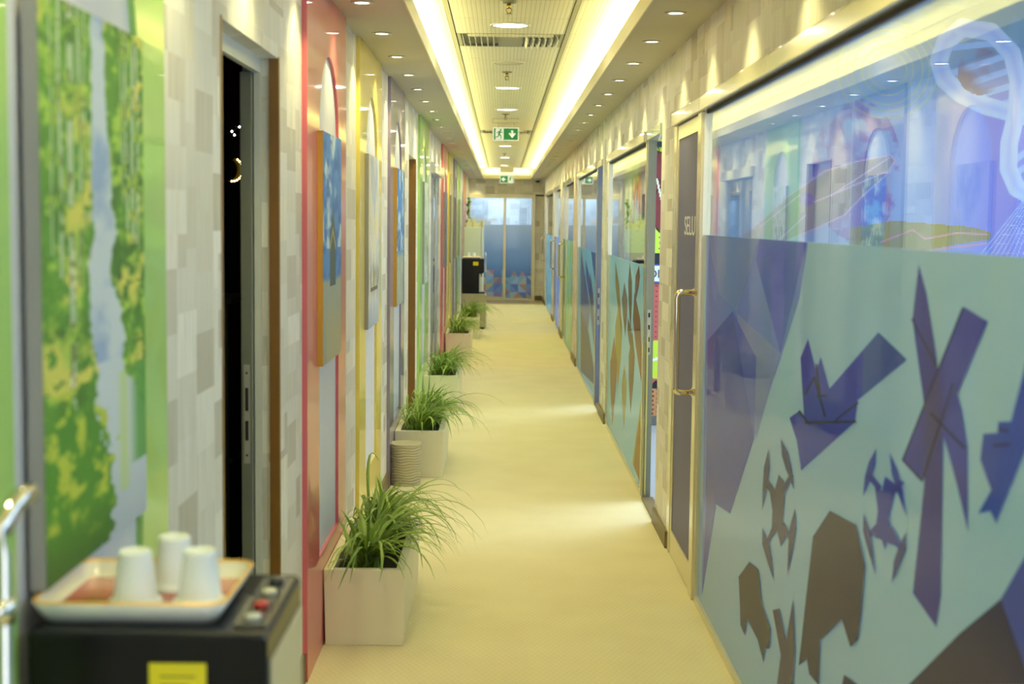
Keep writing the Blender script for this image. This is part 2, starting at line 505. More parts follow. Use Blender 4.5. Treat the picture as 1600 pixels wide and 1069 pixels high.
# rooms behind the right wall
struct(box('wall_room', 3.4, 3.5, YB, YE, 0, 2.7, PLASTER))
for (a, b_) in PIERS[:-1]:
    struct(box('wall_partition', XR + 0.1, 3.4, a, b_, 0, 2.7, PLASTER))
struct(box('wall_partition', XR + 0.1, 3.4, YE - 0.1, YE, 0, 2.7, PLASTER))
# rooms behind the left wall
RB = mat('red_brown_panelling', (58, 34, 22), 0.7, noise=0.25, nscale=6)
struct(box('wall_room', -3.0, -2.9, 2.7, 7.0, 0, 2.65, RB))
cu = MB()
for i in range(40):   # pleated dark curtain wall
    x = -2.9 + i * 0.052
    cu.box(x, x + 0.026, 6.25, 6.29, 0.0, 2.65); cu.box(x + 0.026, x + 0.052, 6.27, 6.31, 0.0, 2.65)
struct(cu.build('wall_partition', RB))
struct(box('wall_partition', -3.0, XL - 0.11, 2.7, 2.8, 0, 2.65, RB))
struct(box('wall_partition', -3.0, XL - 0.11, 9.3, 9.4, 0, 2.65, PLASTER))
struct(box('wall_partition', -3.0, XL - 0.11, 11.9, 12.4, 0, 2.65, PLASTER))
struct(box('wall_partition', -3.0, XL - 0.11, 16.2, 16.3, 0, 2.65, mat('blue_room_paint', (120, 150, 190), 0.6)))
struct(box('wall_room', -3.0, -2.9, 9.4, 16.2, 0, 2.65, PLASTER))
# room behind the end doors
struct(box('wall_room', -1.6, 1.6, 31.0, 31.1, 0, 2.7, PAPER))
struct(box('wall_room', -1.6, -1.5, YE + 0.05, 31.0, 0, 2.7, PAPER))
struct(box('wall_room', 1.5, 1.6, YE + 0.05, 31.0, 0, 2.7, PAPER))

# ------------------------------------------------------------------ doors in the left wall
d1 = sroot('door_1', (XL, 3.435, 0))
WF = mat('white_door_frame', (206, 208, 200), 0.4)
box('corner_trim', XL - 0.028, XL + 0.002, 4.307, 4.328, 0, 2.08, BROWN, d1)
box('corner_trim', XL - 0.02, XL + 0.002, 3.43, 3.447, 0, 2.08, BROWN, d1)
box('jamb_lining', XL - 0.052, XL - 0.028, 4.319, 4.326, 0, 2.07, PAPER, d1)
box('door_frame', XL - 0.070, XL - 0.052, 4.29, 4.325, 0, 2.075, WF, d1)
box('door_frame', XL - 0.070, XL - 0.052, 3.435, 4.29, 2.03, 2.075, WF, d1)
box('door_frame', XL - 0.070, XL - 0.052, 3.435, 3.455, 0, 2.03, WF, d1)
STEEL = mat('brushed_steel_plate', (186, 186, 176), 0.45, 0.4)
lf = box('sliding_leaf_edge', XL - 0.105, XL - 0.073, 4.26, 4.325, 0, 2.03, ALUG, d1)
def strike(parent, x0, x1, y, z0, z1, m):
    """lock strike plate on a face that looks towards the viewer (-Y)"""
    p = box('strike_plate', x0, x1, y - 0.002, y, z0, z1, m, parent)
    return p
strike(lf, XL - 0.098, XL - 0.080, 4.26, 0.86, 1.16, STEEL)
for zz in (0.885, 1.135):
    box('screw', XL - 0.092, XL - 0.086, 4.2565, 4.258, zz - 0.003, zz + 0.003, DARK, lf)
box('strike_slot', XL - 0.094, XL - 0.084, 4.2565, 4.258, 0.93, 0.99, DARK, lf)
box('strike_slot', XL - 0.094, XL - 0.084, 4.2565, 4.258, 1.02, 1.09, DARK, lf)

d2 = sroot('door_2', (XL, 10.27, 0))
LEAF = mat('cream_door_leaf', (214, 212, 190), 0.3, coat=0.4, noise=0.08, nscale=9)
box('corner_trim', XL - 0.06, XL + 0.002, 11.085, 11.102, 0, 2.07, BROWN, d2)
box('corner_trim', XL - 0.02, XL + 0.002, 10.265, 10.28, 0, 2.07, BROWN, d2)
box('door_leaf', XL - 0.10, XL - 0.07, 10.27, 11.1, 0.01, 2.06, LEAF, d2)

d3 = sroot('door_3', (XL, 13.5, 0))
box('operator_header', XL - 0.02, XL + 0.045, 13.4, 15.2, 2.04, 2.14, WHITE, d3, 0.006)
for (a, b_) in ((13.5, 13.57), (14.2, 14.26), (15.06, 15.13)):
    box('stile', XL - 0.06, XL - 0.01, a, b_, 0, 2.04, mat('silver_aluminium', (190, 194, 194), 0.25, 0.7), d3)
gp = box('pane', XL - 0.04, XL - 0.032, 13.57, 14.2, 0.02, 2.04, BLUEGLASS, d3)
gp = box('pane', XL - 0.03, XL - 0.022, 14.26, 15.06, 0.02, 2.04, BLUEGLASS, d3)
gd = sroot('door_4', (XL, 23.6, 0))
box('door_leaf', XL - 0.04, XL - 0.005, 23.6, 24.2, 0.01, 2.07, mat('dark_brown_door', (52, 40, 28), 0.4), gd)

# ------------------------------------------------------------------ glazed bays of the right wall
def poly_prints(polys, parent, x, off=0.0002):
    for i, (c, pts) in enumerate(polys):
        xx = x - 0.0004 - 0.00005 * i
        b = MB(); b.v = [(xx, p[0], p[1]) for p in pts]; b.f = [tuple(range(len(pts)))]; b.sm = [False]
        b.build('film_print', film_mat(c), parent)

def bay(n, y0, y1, film_z, seams=(), head=2.06, fw=0.045):
    w = sroot('window_%d' % n)
    box('frame_head', XR - 0.022, XR + 0.05, y0, y1, head, 2.12, ALU, w, 0.004)
    box('frame_sill', XR - 0.004, XR + 0.05, y0, y1, 0, 0.03, ALU, w)
    box('stile', XR - 0.004, XR + 0.05, y1 - fw, y1, 0.03, head, ALU, w)
    box('stile', XR - 0.004, XR + 0.05, y0, y0 + fw, 0.03, head, ALU, w)
    ed = [y0 + fw] + list(seams) + [y1 - fw]
    for a, b_ in zip(ed[:-1], ed[1:]):
        box('glass_pane', XR + 0.012, XR + 0.02, a + 0.001, b_ - 0.001, 0.03, head, GLASS, w)
        box('black_gasket', XR + 0.004, XR + 0.012, a + 0.001, b_ - 0.001, head - 0.012, head, DARK, w)
    return w, (y0 + fw, y1 - fw, film_z)

def film_panel(w, y0, y1, z1, img=None, rgb=None):
    if img is None:
        return box('frosted_film', XR + 0.010, XR + 0.0118, y0, y1, 0.03, z1, film_mat(rgb), w)
    return print_sheet('frosted_film', img, (XR + 0.0100, y0, 0.03), (0, y1 - y0, 0), (0, 0, z1 - 0.03), attr_mat('film_printed', film=True), w)

w1, _ = bay(1, -1.9, 5.93, 1.55, seams=(0.9, 3.46))
film_panel(w1, -1.85, 5.885, 1.551, rgb=(184, 208, 212))
FILM_BIG = [
  ((135, 158, 250), [(5.85, 1.551), (3.91, 1.559), (4.0, 1.391), (4.24, 1.2), (4.69, 0.872), (5.09, 0.548), (5.45, 0.511), (5.76, 0.062)]),
  ((101, 114, 247), [(4.65, 1.556), (3.93, 1.558), (4.25, 1.212), (4.7, 1.48)]),
  ((153, 183, 250), [(5.82, 1.55), (4.67, 1.556), (5.06, 1.288), (5.49, 1.327)]),
  ((164, 185, 250), [(5.06, 1.281), (4.25, 1.212), (4.61, 0.898)]),
  ((90, 109, 229), [(5.76, 1.123), (5.15, 1.282), (4.65, 0.892), (5.09, 0.551), (5.71, 0.486)]),
  ((109, 130, 250), [(5.15, 1.282), (4.65, 1.16), (4.65, 0.892)]),
  ((101, 114, 229), [(5.74, 0.075), (5.43, 0.507), (5.68, 0.613)]),
  ((66, 80, 215), [(3.96, 1.227), (3.87, 1.288), (3.76, 1.212), (3.71, 1.253), (3.6, 1.183), (3.15, 1.362), (2.92, 1.323), (3.31, 1.19), (3.33, 1.135), (3.91, 0.917), (3.98, 0.99), (4.09, 1.039), (3.96, 1.077), (3.89, 1.062)]),
  ((75, 108, 215), [(3.28, 1.307), (3.15, 1.362), (2.92, 1.323), (3.27, 1.204)]),
  ((33, 41, 110), [(3.88, 1.052), (3.32, 1.134), (3.32, 1.14), (3.88, 1.059)]),
  ((33, 41, 110), [(3.52, 1.111), (3.3, 1.183), (3.31, 1.186), (3.53, 1.113)]),
  ((33, 41, 110), [(3.87, 1.135), (3.77, 1.193), (3.79, 1.193), (3.89, 1.135)]),
  ((33, 41, 110), [(3.79, 1.192), (3.65, 1.102), (3.63, 1.106), (3.77, 1.195)]),
  ((33, 41, 110), [(3.77, 1.228), (3.72, 1.147), (3.69, 1.151), (3.75, 1.231)]),
  ((33, 41, 110), [(3.74, 1.142), (3.63, 1.158), (3.63, 1.164), (3.74, 1.148)]),
  ((33, 41, 110), [(3.97, 1.074), (3.83, 1.055), (3.81, 1.061), (3.95, 1.081)]),
  ((72, 71, 182), [(2.86, 1.522), (2.8, 1.465), (2.72, 1.347), (2.66, 1.207), (2.64, 0.902), (2.66, 0.834), (2.82, 0.858), (2.77, 1.088), (2.78, 1.232), (2.89, 1.408)]),
  ((83, 82, 193), [(2.57, 1.454), (2.44, 1.436), (2.79, 1.094), (2.93, 1.113)]),
  ((83, 86, 202), [(2.61, 1.31), (2.56, 1.269), (2.52, 1.205), (2.5, 1.054), (2.57, 1.126), (2.63, 1.179), (2.69, 1.228)]),
  ((38, 39, 110), [(2.58, 1.453), (2.93, 1.113), (2.92, 1.113), (2.57, 1.452)]),
  ((38, 39, 110), [(2.93, 1.111), (2.79, 1.092), (2.78, 1.096), (2.92, 1.115)]),
  ((38, 39, 110), [(2.78, 1.094), (2.61, 1.308), (2.62, 1.308), (2.79, 1.094)]),
  ((38, 39, 110), [(2.9, 1.409), (2.72, 1.329), (2.71, 1.332), (2.89, 1.411)]),
  ((38, 39, 110), [(2.75, 1.233), (2.54, 1.198), (2.53, 1.203), (2.74, 1.238)]),
  ((62, 92, 215), [(2.44, 1.241), (2.37, 1.253), (2.37, 1.272), (2.31, 1.281), (2.24, 1.413), (2.21, 1.281), (2.36, 1.101), (2.39, 1.116), (2.45, 1.098), (2.39, 1.152), (2.45, 1.194)]),
  ((33, 47, 133), [(2.39, 1.226), (2.31, 1.241), (2.31, 1.245), (2.39, 1.23)]),
  ((33, 47, 133), [(2.37, 1.258), (2.32, 1.262), (2.32, 1.266), (2.37, 1.262)]),
  ((56, 65, 141), [(4.39, 0.804), (4.27, 0.795), (4.22, 0.849), (4.13, 0.844), (4.12, 0.785), (4.14, 0.718), (4.08, 0.69), (4.16, 0.642), (4.22, 0.678), (4.31, 0.634), (4.3, 0.722)]),
  ((56, 65, 141), [(4.39, 0.9), (4.46, 0.829), (4.47, 0.767), (4.47, 0.688), (4.39, 0.781), (4.36, 0.845)]),
  ((56, 65, 141), [(4.2, 0.961), (4.18, 0.915), (4.11, 0.882), (3.99, 0.846), (4.03, 0.899), (4.09, 0.936)]),
  ((56, 65, 141), [(4.46, 0.635), (4.45, 0.583), (4.37, 0.551), (4.25, 0.517), (4.29, 0.575), (4.34, 0.613)]),
  ((56, 65, 141), [(3.97, 0.797), (4.04, 0.726), (4.05, 0.663), (4.05, 0.583), (3.98, 0.678), (3.95, 0.743)]),
  ((51, 59, 144), [(4.47, 0.78), (4.29, 0.766), (4.23, 0.786), (4.4, 0.8)]),
  ((51, 59, 144), [(4.06, 0.88), (4.19, 0.799), (4.13, 0.806), (4.0, 0.885)]),
  ((51, 59, 144), [(4.35, 0.603), (4.21, 0.7), (4.27, 0.692), (4.41, 0.594)]),
  ((51, 59, 144), [(4.0, 0.709), (4.12, 0.725), (4.17, 0.707), (4.04, 0.691)]),
  ((62, 78, 206), [(3.14, 1.029), (3.07, 1.019), (3.05, 1.056), (2.96, 1.053), (3.01, 0.97), (2.95, 0.925), (3.02, 0.917), (3.03, 0.897), (3.06, 0.913), (3.12, 0.905), (3.1, 0.97)]),
  ((72, 94, 211), [(3.13, 1.104), (3.19, 1.063), (3.22, 1.025), (3.23, 0.975), (3.16, 1.031), (3.13, 1.07)]),
  ((72, 94, 211), [(3.02, 1.112), (3.0, 1.071), (2.95, 1.039), (2.88, 1.002), (2.91, 1.05), (2.95, 1.084)]),
  ((66, 78, 167), [(3.22, 0.939), (3.22, 0.896), (3.17, 0.863), (3.1, 0.824), (3.13, 0.876), (3.16, 0.912)]),
  ((66, 78, 167), [(2.88, 0.97), (2.93, 0.927), (2.96, 0.889), (2.97, 0.839), (2.91, 0.897), (2.87, 0.936)]),
  ((62, 78, 206), [(3.21, 1.027), (3.1, 1.013), (3.07, 1.028), (3.17, 1.043)]),
  ((62, 78, 206), [(2.94, 1.07), (3.02, 1.022), (2.99, 1.021), (2.9, 1.069)]),
  ((62, 78, 206), [(3.15, 0.897), (3.05, 0.947), (3.09, 0.948), (3.19, 0.897)]),
  ((62, 78, 206), [(2.89, 0.932), (2.98, 0.96), (3.02, 0.945), (2.92, 0.918)]),
  ((50, 51, 106), [(3.55, 0.877), (3.28, 0.898), (3.19, 0.823), (3.21, 0.708), (3.23, 0.639), (3.3, 0.6), (3.39, 0.641), (3.61, 0.523), (3.61, 0.402), (3.73, 0.395), (3.76, 0.427), (3.86, 0.375), (3.8, 0.566), (3.73, 0.77)]),
  ((50, 51, 106), [(4.67, 0.473), (4.5, 0.488), (4.42, 0.396), (4.27, 0.358), (4.29, 0.292), (4.35, 0.275), (4.38, 0.223), (4.48, 0.262), (4.68, 0.274), (4.72, 0.206), (4.81, 0.217), (4.83, 0.284), (4.87, 0.371)]),
  ((75, 71, 126), [(4.25, 0.425), (4.15, 0.458), (4.04, 0.393), (3.96, 0.538), (3.91, 0.402), (3.93, 0.293), (4.15, 0.227), (4.11, 0.329)]),
  ((50, 51, 106), [(2.83, 0.662), (2.52, 0.863), (2.32, 0.981), (2.17, 0.883)]),
  ((74, 94, 202), [(2.19, 1.106), (2.32, 0.981), (2.17, 0.883)]),
  ((50, 51, 106), [(3.35, 0.516), (3.17, 0.542), (3.37, 0.476)]),
]
def clipy(pts, y1, z1):
    return [(min(p[0], y1), min(max(p[1], 0.032), z1)) for p in pts]
poly_prints([(c, clipy(p, 5.88, 1.55)) for c, p in FILM_BIG], w1, XR + 0.0100)
# bay 2: leaping brown and yellow leaf figures
w2, _ = bay(2, 8.24, 11.18, 1.345)
film_panel(w2, 8.285, 11.135, 1.345, rgb=(186, 216, 212))
FILM_B = [
  ((150, 124, 96), [(9.73, 1.191), (9.9, 1.068), (9.81, 0.958), (9.58, 0.823), (9.47, 0.981), (9.47, 1.092)]),
  ((140, 112, 84), [(9.34, 1.345), (9.44, 1.202), (9.37, 1.066), (9.2, 0.893), (9.14, 1.079), (9.16, 1.215)]),
  ((172, 120, 92), [(8.98, 1.166), (9.05, 0.984), (8.82, 0.826), (8.42, 0.64), (8.46, 0.86), (8.58, 1.02)]),
  ((168, 124, 96), [(8.71, 1.341), (8.92, 1.264), (8.95, 1.19), (8.9, 1.095), (8.71, 1.199), (8.63, 1.273)]),
  ((208, 188, 104), [(10.13, 1.046), (10.45, 0.83), (10.38, 0.637), (10.12, 0.402), (9.88, 0.683), (9.82, 0.876)]),
  ((172, 120, 86), [(10.53, 0.756), (10.86, 0.522), (10.8, 0.321), (10.55, 0.079), (10.3, 0.38), (10.23, 0.584)]),
  ((206, 186, 110), [(9.61, 0.637), (9.8, 0.483), (9.74, 0.355), (9.56, 0.202), (9.43, 0.396), (9.4, 0.529)]),
  ((158, 122, 86), [(9.07, 0.903), (9.3, 0.723), (9.26, 0.564), (9.09, 0.369), (8.92, 0.602), (8.87, 0.763)]),
  ((198, 170, 96), [(10.54, 1.311), (10.49, 1.14), (10.23, 0.983), (9.84, 0.791), (9.99, 1.0), (10.16, 1.156)]),
  ((150, 120, 92), [(9.4, 0.967), (9.44, 0.885), (9.3, 0.819), (9.04, 0.742), (9.06, 0.842), (9.14, 0.911)]),
  ((212, 200, 110), [(8.07, 1.007), (8.08, -0.006), (8.91, 0.079), (8.38, 0.592)]),
  ((206, 150, 84), [(8.48, 0.452), (8.12, 0.002), (8.82, 0.08)]),
]
poly_prints([(c, clipy(p, 11.13, 1.34)) for c, p in FILM_B], w2, XR + 0.0100)
w3, _ = bay(3, 12.52, 15.65, 1.32)
film_panel(w3, 12.565, 15.605, 1.325, rgb=(160, 206, 214))
FILM_C = [
  ((112, 130, 196), [(15.16, 1.348), (14.27, 1.036), (13.43, 0.775), (14.06, 0.271), (14.91, 0.025)]),
  ((96, 112, 184), [(13.46, 1.362), (12.5, 1.353), (12.31, 0.776), (12.81, 1.066)]),
  ((100, 120, 190), [(14.32, 1.222), (14.16, 1.052), (13.68, 0.905), (12.95, 0.734), (13.26, 0.93), (13.61, 1.078)]),
  ((104, 112, 168), [(13.52, 1.125), (13.57, 0.904), (13.28, 0.705), (12.77, 0.464), (12.84, 0.736), (13.01, 0.935)]),
  ((88, 100, 150), [(15.03, 0.675), (13.61, 0.539), (12.37, 0.158), (14.79, 0.038)]),
  ((150, 170, 214), [(12.49, 0.833), (12.64, 0.657), (12.62, 0.492), (12.5, 0.281), (12.38, 0.512), (12.35, 0.678)]),
]
poly_prints([(c, clipy(p, 15.6, 1.32)) for c, p in FILM_C], w3, XR + 0.0100)

def streak_img(cols, seed, nu=90, nv=60):
    U, V = uvgrid(nu, nv)
    n = vnoise(U, V * 0.25, 9, seed); n2 = vnoise(U, V * 0.4, 20, seed + 1)
    img = np.zeros((nv, nu, 3)) + np.array(cols[0], float)
    img = mix(img, cols[1], (n - 0.45) * 8); img = mix(img, cols[2], (n2 - 0.55) * 9)
    return img
w4, _ = bay(4, 16.6, 18.62, 1.365)
film_panel(w4, 16.645, 18.575, 1.365, img=streak_img([(150, 190, 84), (176, 206, 120), (160, 210, 206)], 3))
w5, _ = bay(5, 20.4, 21.9, 1.365)
film_panel(w5, 20.445, 21.855, 1.365, img=streak_img([(112, 142, 206), (96, 120, 180), (150, 170, 214)], 5))
w6, _ = bay(6, 23.5, 27.0, 1.365)
film_panel(w6, 23.545, 26.955, 1.365, img=streak_img([(120, 200, 222), (150, 216, 232), (110, 170, 214)], 8))

def pull_handle(parent, y, z0=0.865, z1=1.305, r=0.012, x=XR - 0.002):
    b = MB()
    pts = [(x, y, z1)]
    for t in range(0, 7):
        a = PI / 2 * t / 6
        pts.append((x - 0.055 - 0.022 * math.sin(a), y, z1 - 0.022 * (1 - math.cos(a))))
    for t in range(0, 7):
        a = PI / 2 * t / 6
        pts.append((x - 0.077 + 0.022 * (1 - math.cos(a)), y, z0 + 0.022 - 0.022 * math.sin(a)))
    pts.append((x, y, z0))
    b.tube(pts, r, 14)
    l = parent.location
    b.v = [(v[0] - l.x, v[1] - l.y, v[2] - l.z) for v in b.v]
    h = b.build('door_handle', mat('polished_handle_chrome', (232, 224, 200), 0.07, 1.0), parent)
    for z in (z0, z1):
        f = MB(); f.tube([(x - 0.004 - l.x, y - l.y, z - l.z), (x - l.x, y - l.y, z - l.z)], 0.022, 16); f.build('rosette', CHROME, h)
    return h
# door 5: closed leaf with purple-grey film beside the big bay
PUR = mat('purple_grey_film', (98, 96, 140), 0.5, spec=0.25)
d5 = sroot('door_5', (XR, 6.0, 0))
box('frame_head', XR - 0.022, XR + 0.05, 5.93, 6.91, 2.06, 2.12, ALU, d5, 0.004)
box('door_frame', XR - 0.012, XR + 0.05, 5.93, 6.03, 0.0, 2.06, ALU, d5, 0.003)
box('door_frame', XR - 0.006, XR + 0.05, 6.80, 6.91, 0, 2.06, ALU, d5, 0.003)
lf = box('door_leaf', XR + 0.004, XR + 0.04, 6.035, 6.80, 0.12, 1.99, PUR, d5)
box('leaf_rail', XR - 0.002, XR + 0.04, 6.035, 6.80, 1.99, 2.055, ALU, d5)
box('leaf_rail', XR - 0.002, XR + 0.04, 6.035, 6.80, 0.004, 0.12, ALU, d5)
box('leaf_stile', XR - 0.002, XR + 0.04, 6.755, 6.80, 0.12, 1.99, ALU, d5)
box('leaf_stile', XR - 0.002, XR + 0.04, 6.035, 6.075, 0.12, 1.99, ALU, d5)
pull_handle(d5, 6.06, 0.875, 1.305, 0.014, XR - 0.004)
# raised lettering: reads from the far side towards the viewer
mw = Matrix(((0, 0, -1, XR + 0.0035 - 0), (-1, 0, 0, 6.52), (0, 1, 0, 1.545), (0, 0, 0, 1)))
mwl = Matrix.Translation((-XR, -6.0, 0)) @ mw
text_mesh('lettering', 'SELU', 0.09, mat('white_lettering', (226, 226, 226), 0.4), d5, mwl, 0.0006, width=0.35, height=0.085)
# door 6: open doorway with its lock stile, bay 2
d6 = sroot('door_6', (XR, 7.49, 0))
box('frame_head', XR - 0.012, XR + 0.06, 7.49, 8.24, 2.065, 2.12, mat('pale_green_aluminium', (196, 206, 180), 0.25, 0.3, coat=0.5), d6, 0.003)
st = box('lock_stile', XR - 0.002, XR + 0.045, 8.15, 8.24, 0, 2.065, ALUG, d6)
strike(st, XR + 0.008, XR + 0.03, 8.15, 0.84, 1.10, STEEL)
for zz in (0.87, 0.93, 1.0, 1.07):
    box('strike_slot', XR + 0.014, XR + 0.024, 8.1465, 8.148, zz - 0.014, zz + 0.012, DARK, st)
box('floor_track', XR - 0.006, XR + 0.06, 7.49, 8.15, 0, 0.012, BASE, d6)
d7 = sroot('door_7', (XR, 11.88, 0))
box('frame_head', XR - 0.012, XR + 0.06, 11.88, 12.52, 2.065, 2.12, ALU, d7, 0.003)
st = box('lock_stile', XR - 0.002, XR + 0.045, 12.43, 12.52, 0, 2.065, mat('blue_grey_aluminium', (120, 130, 158), 0.3, 0.4), d7)
strike(st, XR + 0.008, XR + 0.03, 12.43, 0.70, 1.02, STEEL)
for zz in (0.76, 0.86, 0.96):
    box('strike_slot', XR + 0.014, XR + 0.024, 12.4265, 12.428, zz - 0.02, zz + 0.018, DARK, st)
box('floor_track', XR - 0.006, XR + 0.06, 11.88, 12.43, 0, 0.012, BASE, d7)
def far_door(n, y0, y1, rgb, hy):
    d = sroot('door_%d' % n, (XR, y0, 0))
    box('frame_head', XR - 0.02, XR + 0.05, y0, y1, 2.06, 2.12, ALU, d)
    box('door_frame', XR - 0.004, XR + 0.05, y0, y0 + 0.06, 0, 2.06, ALU, d)
    box('door_frame', XR - 0.004, XR + 0.05, y1 - 0.06, y1, 0, 2.06, ALU, d)
    box('leaf_glass', XR + 0.01, XR + 0.018, y0 + 0.06, y1 - 0.06, 0.06, 2.05, GLASS, d)
    box('leaf_film', XR + 0.006, XR + 0.009, y0 + 0.06, y1 - 0.06, 0.06, 1.365, film_mat(rgb), d)
    box('leaf_rail', XR, XR + 0.04, y0 + 0.06, y1 - 0.06, 0, 0.06, ALU, d)
    pull_handle(d, hy, 0.865, 1.305)
far_door(8, 18.62, 19.45, (150, 190, 96), 18.85)
far_door(9, 21.9, 22.72, (112, 142, 206), 22.1)
dh = sroot('door_10', (XR, 27.3, 0))
pull_handle(dh, 27.5, 0.84, 1.29)
box('door_leaf', XR - 0.006, XR, 27.25, 28.3, 0.09, 2.05, PAPER, dh)

# ------------------------------------------------------------------ end doors: gradient film above coloured triangles
d11 = sroot('door_11', (0.05, YE - 0.04, 0))
yy = YE - 0.05
box('frame_head', XL, 0.66, yy - 0.03, yy + 0.06, 2.05, 2.13, ALU, d11)
box('frame_head', 0.66, XR, yy - 0.01, yy + 0.06, 2.10, 2.13, DARK, d11)
for a, b_, f in ((0.02, 0.075, 0.03), (0.59, 0.66, 0.01), (XL, XL + 0.03, 0.0)):
    box('stile', a, b_, yy - f, yy + 0.04, 0, 2.05, ALU, d11)
box('bottom_rail', XL, 0.02, yy - 0.01, yy + 0.03, 0.0, 0.075, ALU, d11)
box('bottom_rail', 0.075, 0.59, yy - 0.01, yy + 0.03, 0.0, 0.05, ALU, d11)
def tri_film(x0, x1, z0, z1, seed):
    nu, nv = int((x1 - x0) * 200), int((z1 - z0) * 200)
    U, V = uvgrid(nu, nv)
    Xp = x0 + U * (x1 - x0); Z = z0 + V * (z1 - z0)
    img = np.zeros((nv, nu, 3)) + np.array((128, 164, 212), float)
    img = mix(img, (196, 212, 228), (Z - 0.75) / 0.75)
    img = mix(img, (98, 134, 190), (0.75 - Z) / 0.3)
    cs = 0.165
    ci = np.floor(Xp / cs).astype(int); cj = np.floor(Z / cs).astype(int); fu = Xp / cs - ci; fv = Z / cs - cj
    rng = np.random.RandomState(seed)
    pal = np.array([(196, 142, 90), (120, 150, 196), (178, 196, 214), (96, 112, 170), (204, 160, 110), (150, 120, 150), (140, 180, 190), (204, 196, 170), (214, 120, 110), (226, 196, 90)], float)
    tb = rng.randint(0, len(pal), (80, 60, 2)); fl_ = rng.rand(80, 60)
    top = 0.42 + 0.18 * rng.rand(80)
    di = np.where(fl_[ci % 80, cj % 60] > 0.5, fu > fv, fu + fv > 1).astype(int)
    col = pal[tb[ci % 80, cj % 60, di]] * 0.72 + img * 0.28 + 14
    peak = 0.46 + (0.5 - np.abs(fu - 0.5)) * cs * 1.6 * (rng.rand(80)[ci % 80] > 0.35) + 0.15 * (rng.rand(80)[ci % 80] > 0.75)
    img = np.where((Z < peak)[..., None], col, img)
    return img
for (x0, x1, z0, z1, sd) in ((XL + 0.03, 0.02, 0.075, 1.52, 4), (0.075, 0.59, 0.05, 1.52, 9)):
    box('glass_pane', x0, x1, yy + 0.008, yy + 0.016, z0, 2.05, BLUEGLASS, d11)
    sh = print_sheet('window_film', tri_film(x0, x1, z0, z1, sd), (x0 - 0.05, yy + 0.006 - (YE - 0.04), z0), (x1 - x0, 0, 0), (0, 0, z1 - z0), attr_mat('film_printed', film=True), d11)
mw = Matrix(((1, 0, 0, -0.655 - 0.05), (0, 0, -1, yy + 0.000 - (YE - 0.04)), (0, 1, 0, 1.565), (0, 0, 0, 1)))
text_mesh('lettering', 'MANAGER POD', 0.08, mat('yellow_lettering', (236, 206, 90), 0.6), d11, mw, 0.003, width=0.54, height=0.075)

# ------------------------------------------------------------------ ceiling fittings
LENS = emit('lamp_lens', (1.0, 0.93, 0.72), 14.0)
RING = mat('downlight_ring', (200, 196, 184), 0.3, 0.3)
spot_d = bpy.data.lights.new('downlight_beam', 'SPOT')
spot_d.energy = 20.0; spot_d.color = WARM; spot_d.spot_size = math.radians(96); spot_d.spot_blend = 0.8; spot_d.shadow_soft_size = 0.03
ring_me = MB().lathe([(0.030, -0.001), (0.033, -0.006), (0.043, -0.004), (0.0445, 0.0), (0.030, 0.0005)], seg=20).build('trim_ring', RING)
lens_me = MB().lathe([(0.0001, -0.002), (0.030, -0.0022)], seg=20).build('lens', LENS)
first = True
def downlight(x, y, label, group):
    global first
    r = thing('recessed_downlight', label, 'downlight', (x, y, ZC), group)
    for src, nm in ((ring_me, 'trim_ring'), (lens_me, 'lens')):
        o = src if first else src.copy()
        if not first: COL.objects.link(o)
        o.parent = r
    first = False
    l = bpy.data.objects.new('downlight_beam', spot_d); COL.objects.link(l); l.parent = r; l.location = (0, 0, -0.012)
    return r
for side, x, y00, off in (('left', -0.547, 5.55, ()), ('right', 0.678, 5.72, ())):
    for k in range(-6, 26):
        y = y00 + 0.905 * k if k < 25 else YE - 0.27
        if y00 + 0.905 * k > YE - 0.2: continue
        if k < 0:
            lab = '%s ceiling spotlight nearer than the first one in view, %s row' % (ordinal(-k), side)
            grp = 'ceiling spotlights nearer than the picture on the %s' % side
        else:
            lab = 'small round spotlight in the %s ceiling strip, %s of its row from the front' % (side, ordinal(k + 1))
            grp = 'spotlights in the %s ceiling strip' % side
        downlight(x, y, lab, grp)

# LED strips hidden in the tray on top of the soffit lips
def led(name, x, y, sx, sy, label, power):
    t = thing(name, label, 'light strip', (x, y, 2.50), 'light strips of the ceiling tray')
    MB().box(-sx / 2, sx / 2, -sy / 2, sy / 2, 0.0005, 0.006).build('strip_base', WHITE, t)
    MB().box(-sx / 2 + 0.004, sx / 2 - 0.004, -sy / 2 + 0.004, sy / 2 - 0.004, 0.006, 0.009).build('diodes', emit('led_diodes', COVE, 3.0), t)
    area('strip_glow', (0, 0, 0.016), (PI, 0, 0), sx, sy, power, COVE, t)
led('led_strip', TX0 - 0.06, 13.2, 0.03, 29.6, 'long warm light strip hidden on the left lip of the ceiling tray', 215)
led('led_strip', TX1 + 0.06, 13.2, 0.03, 29.6, 'long warm light strip hidden on the right lip of the ceiling tray', 215)
led('led_strip', (TX0 + TX1) / 2, TYE + 0.05, 0.9, 0.03, 'short warm light strip hidden on the far end lip of the ceiling tray', 7)

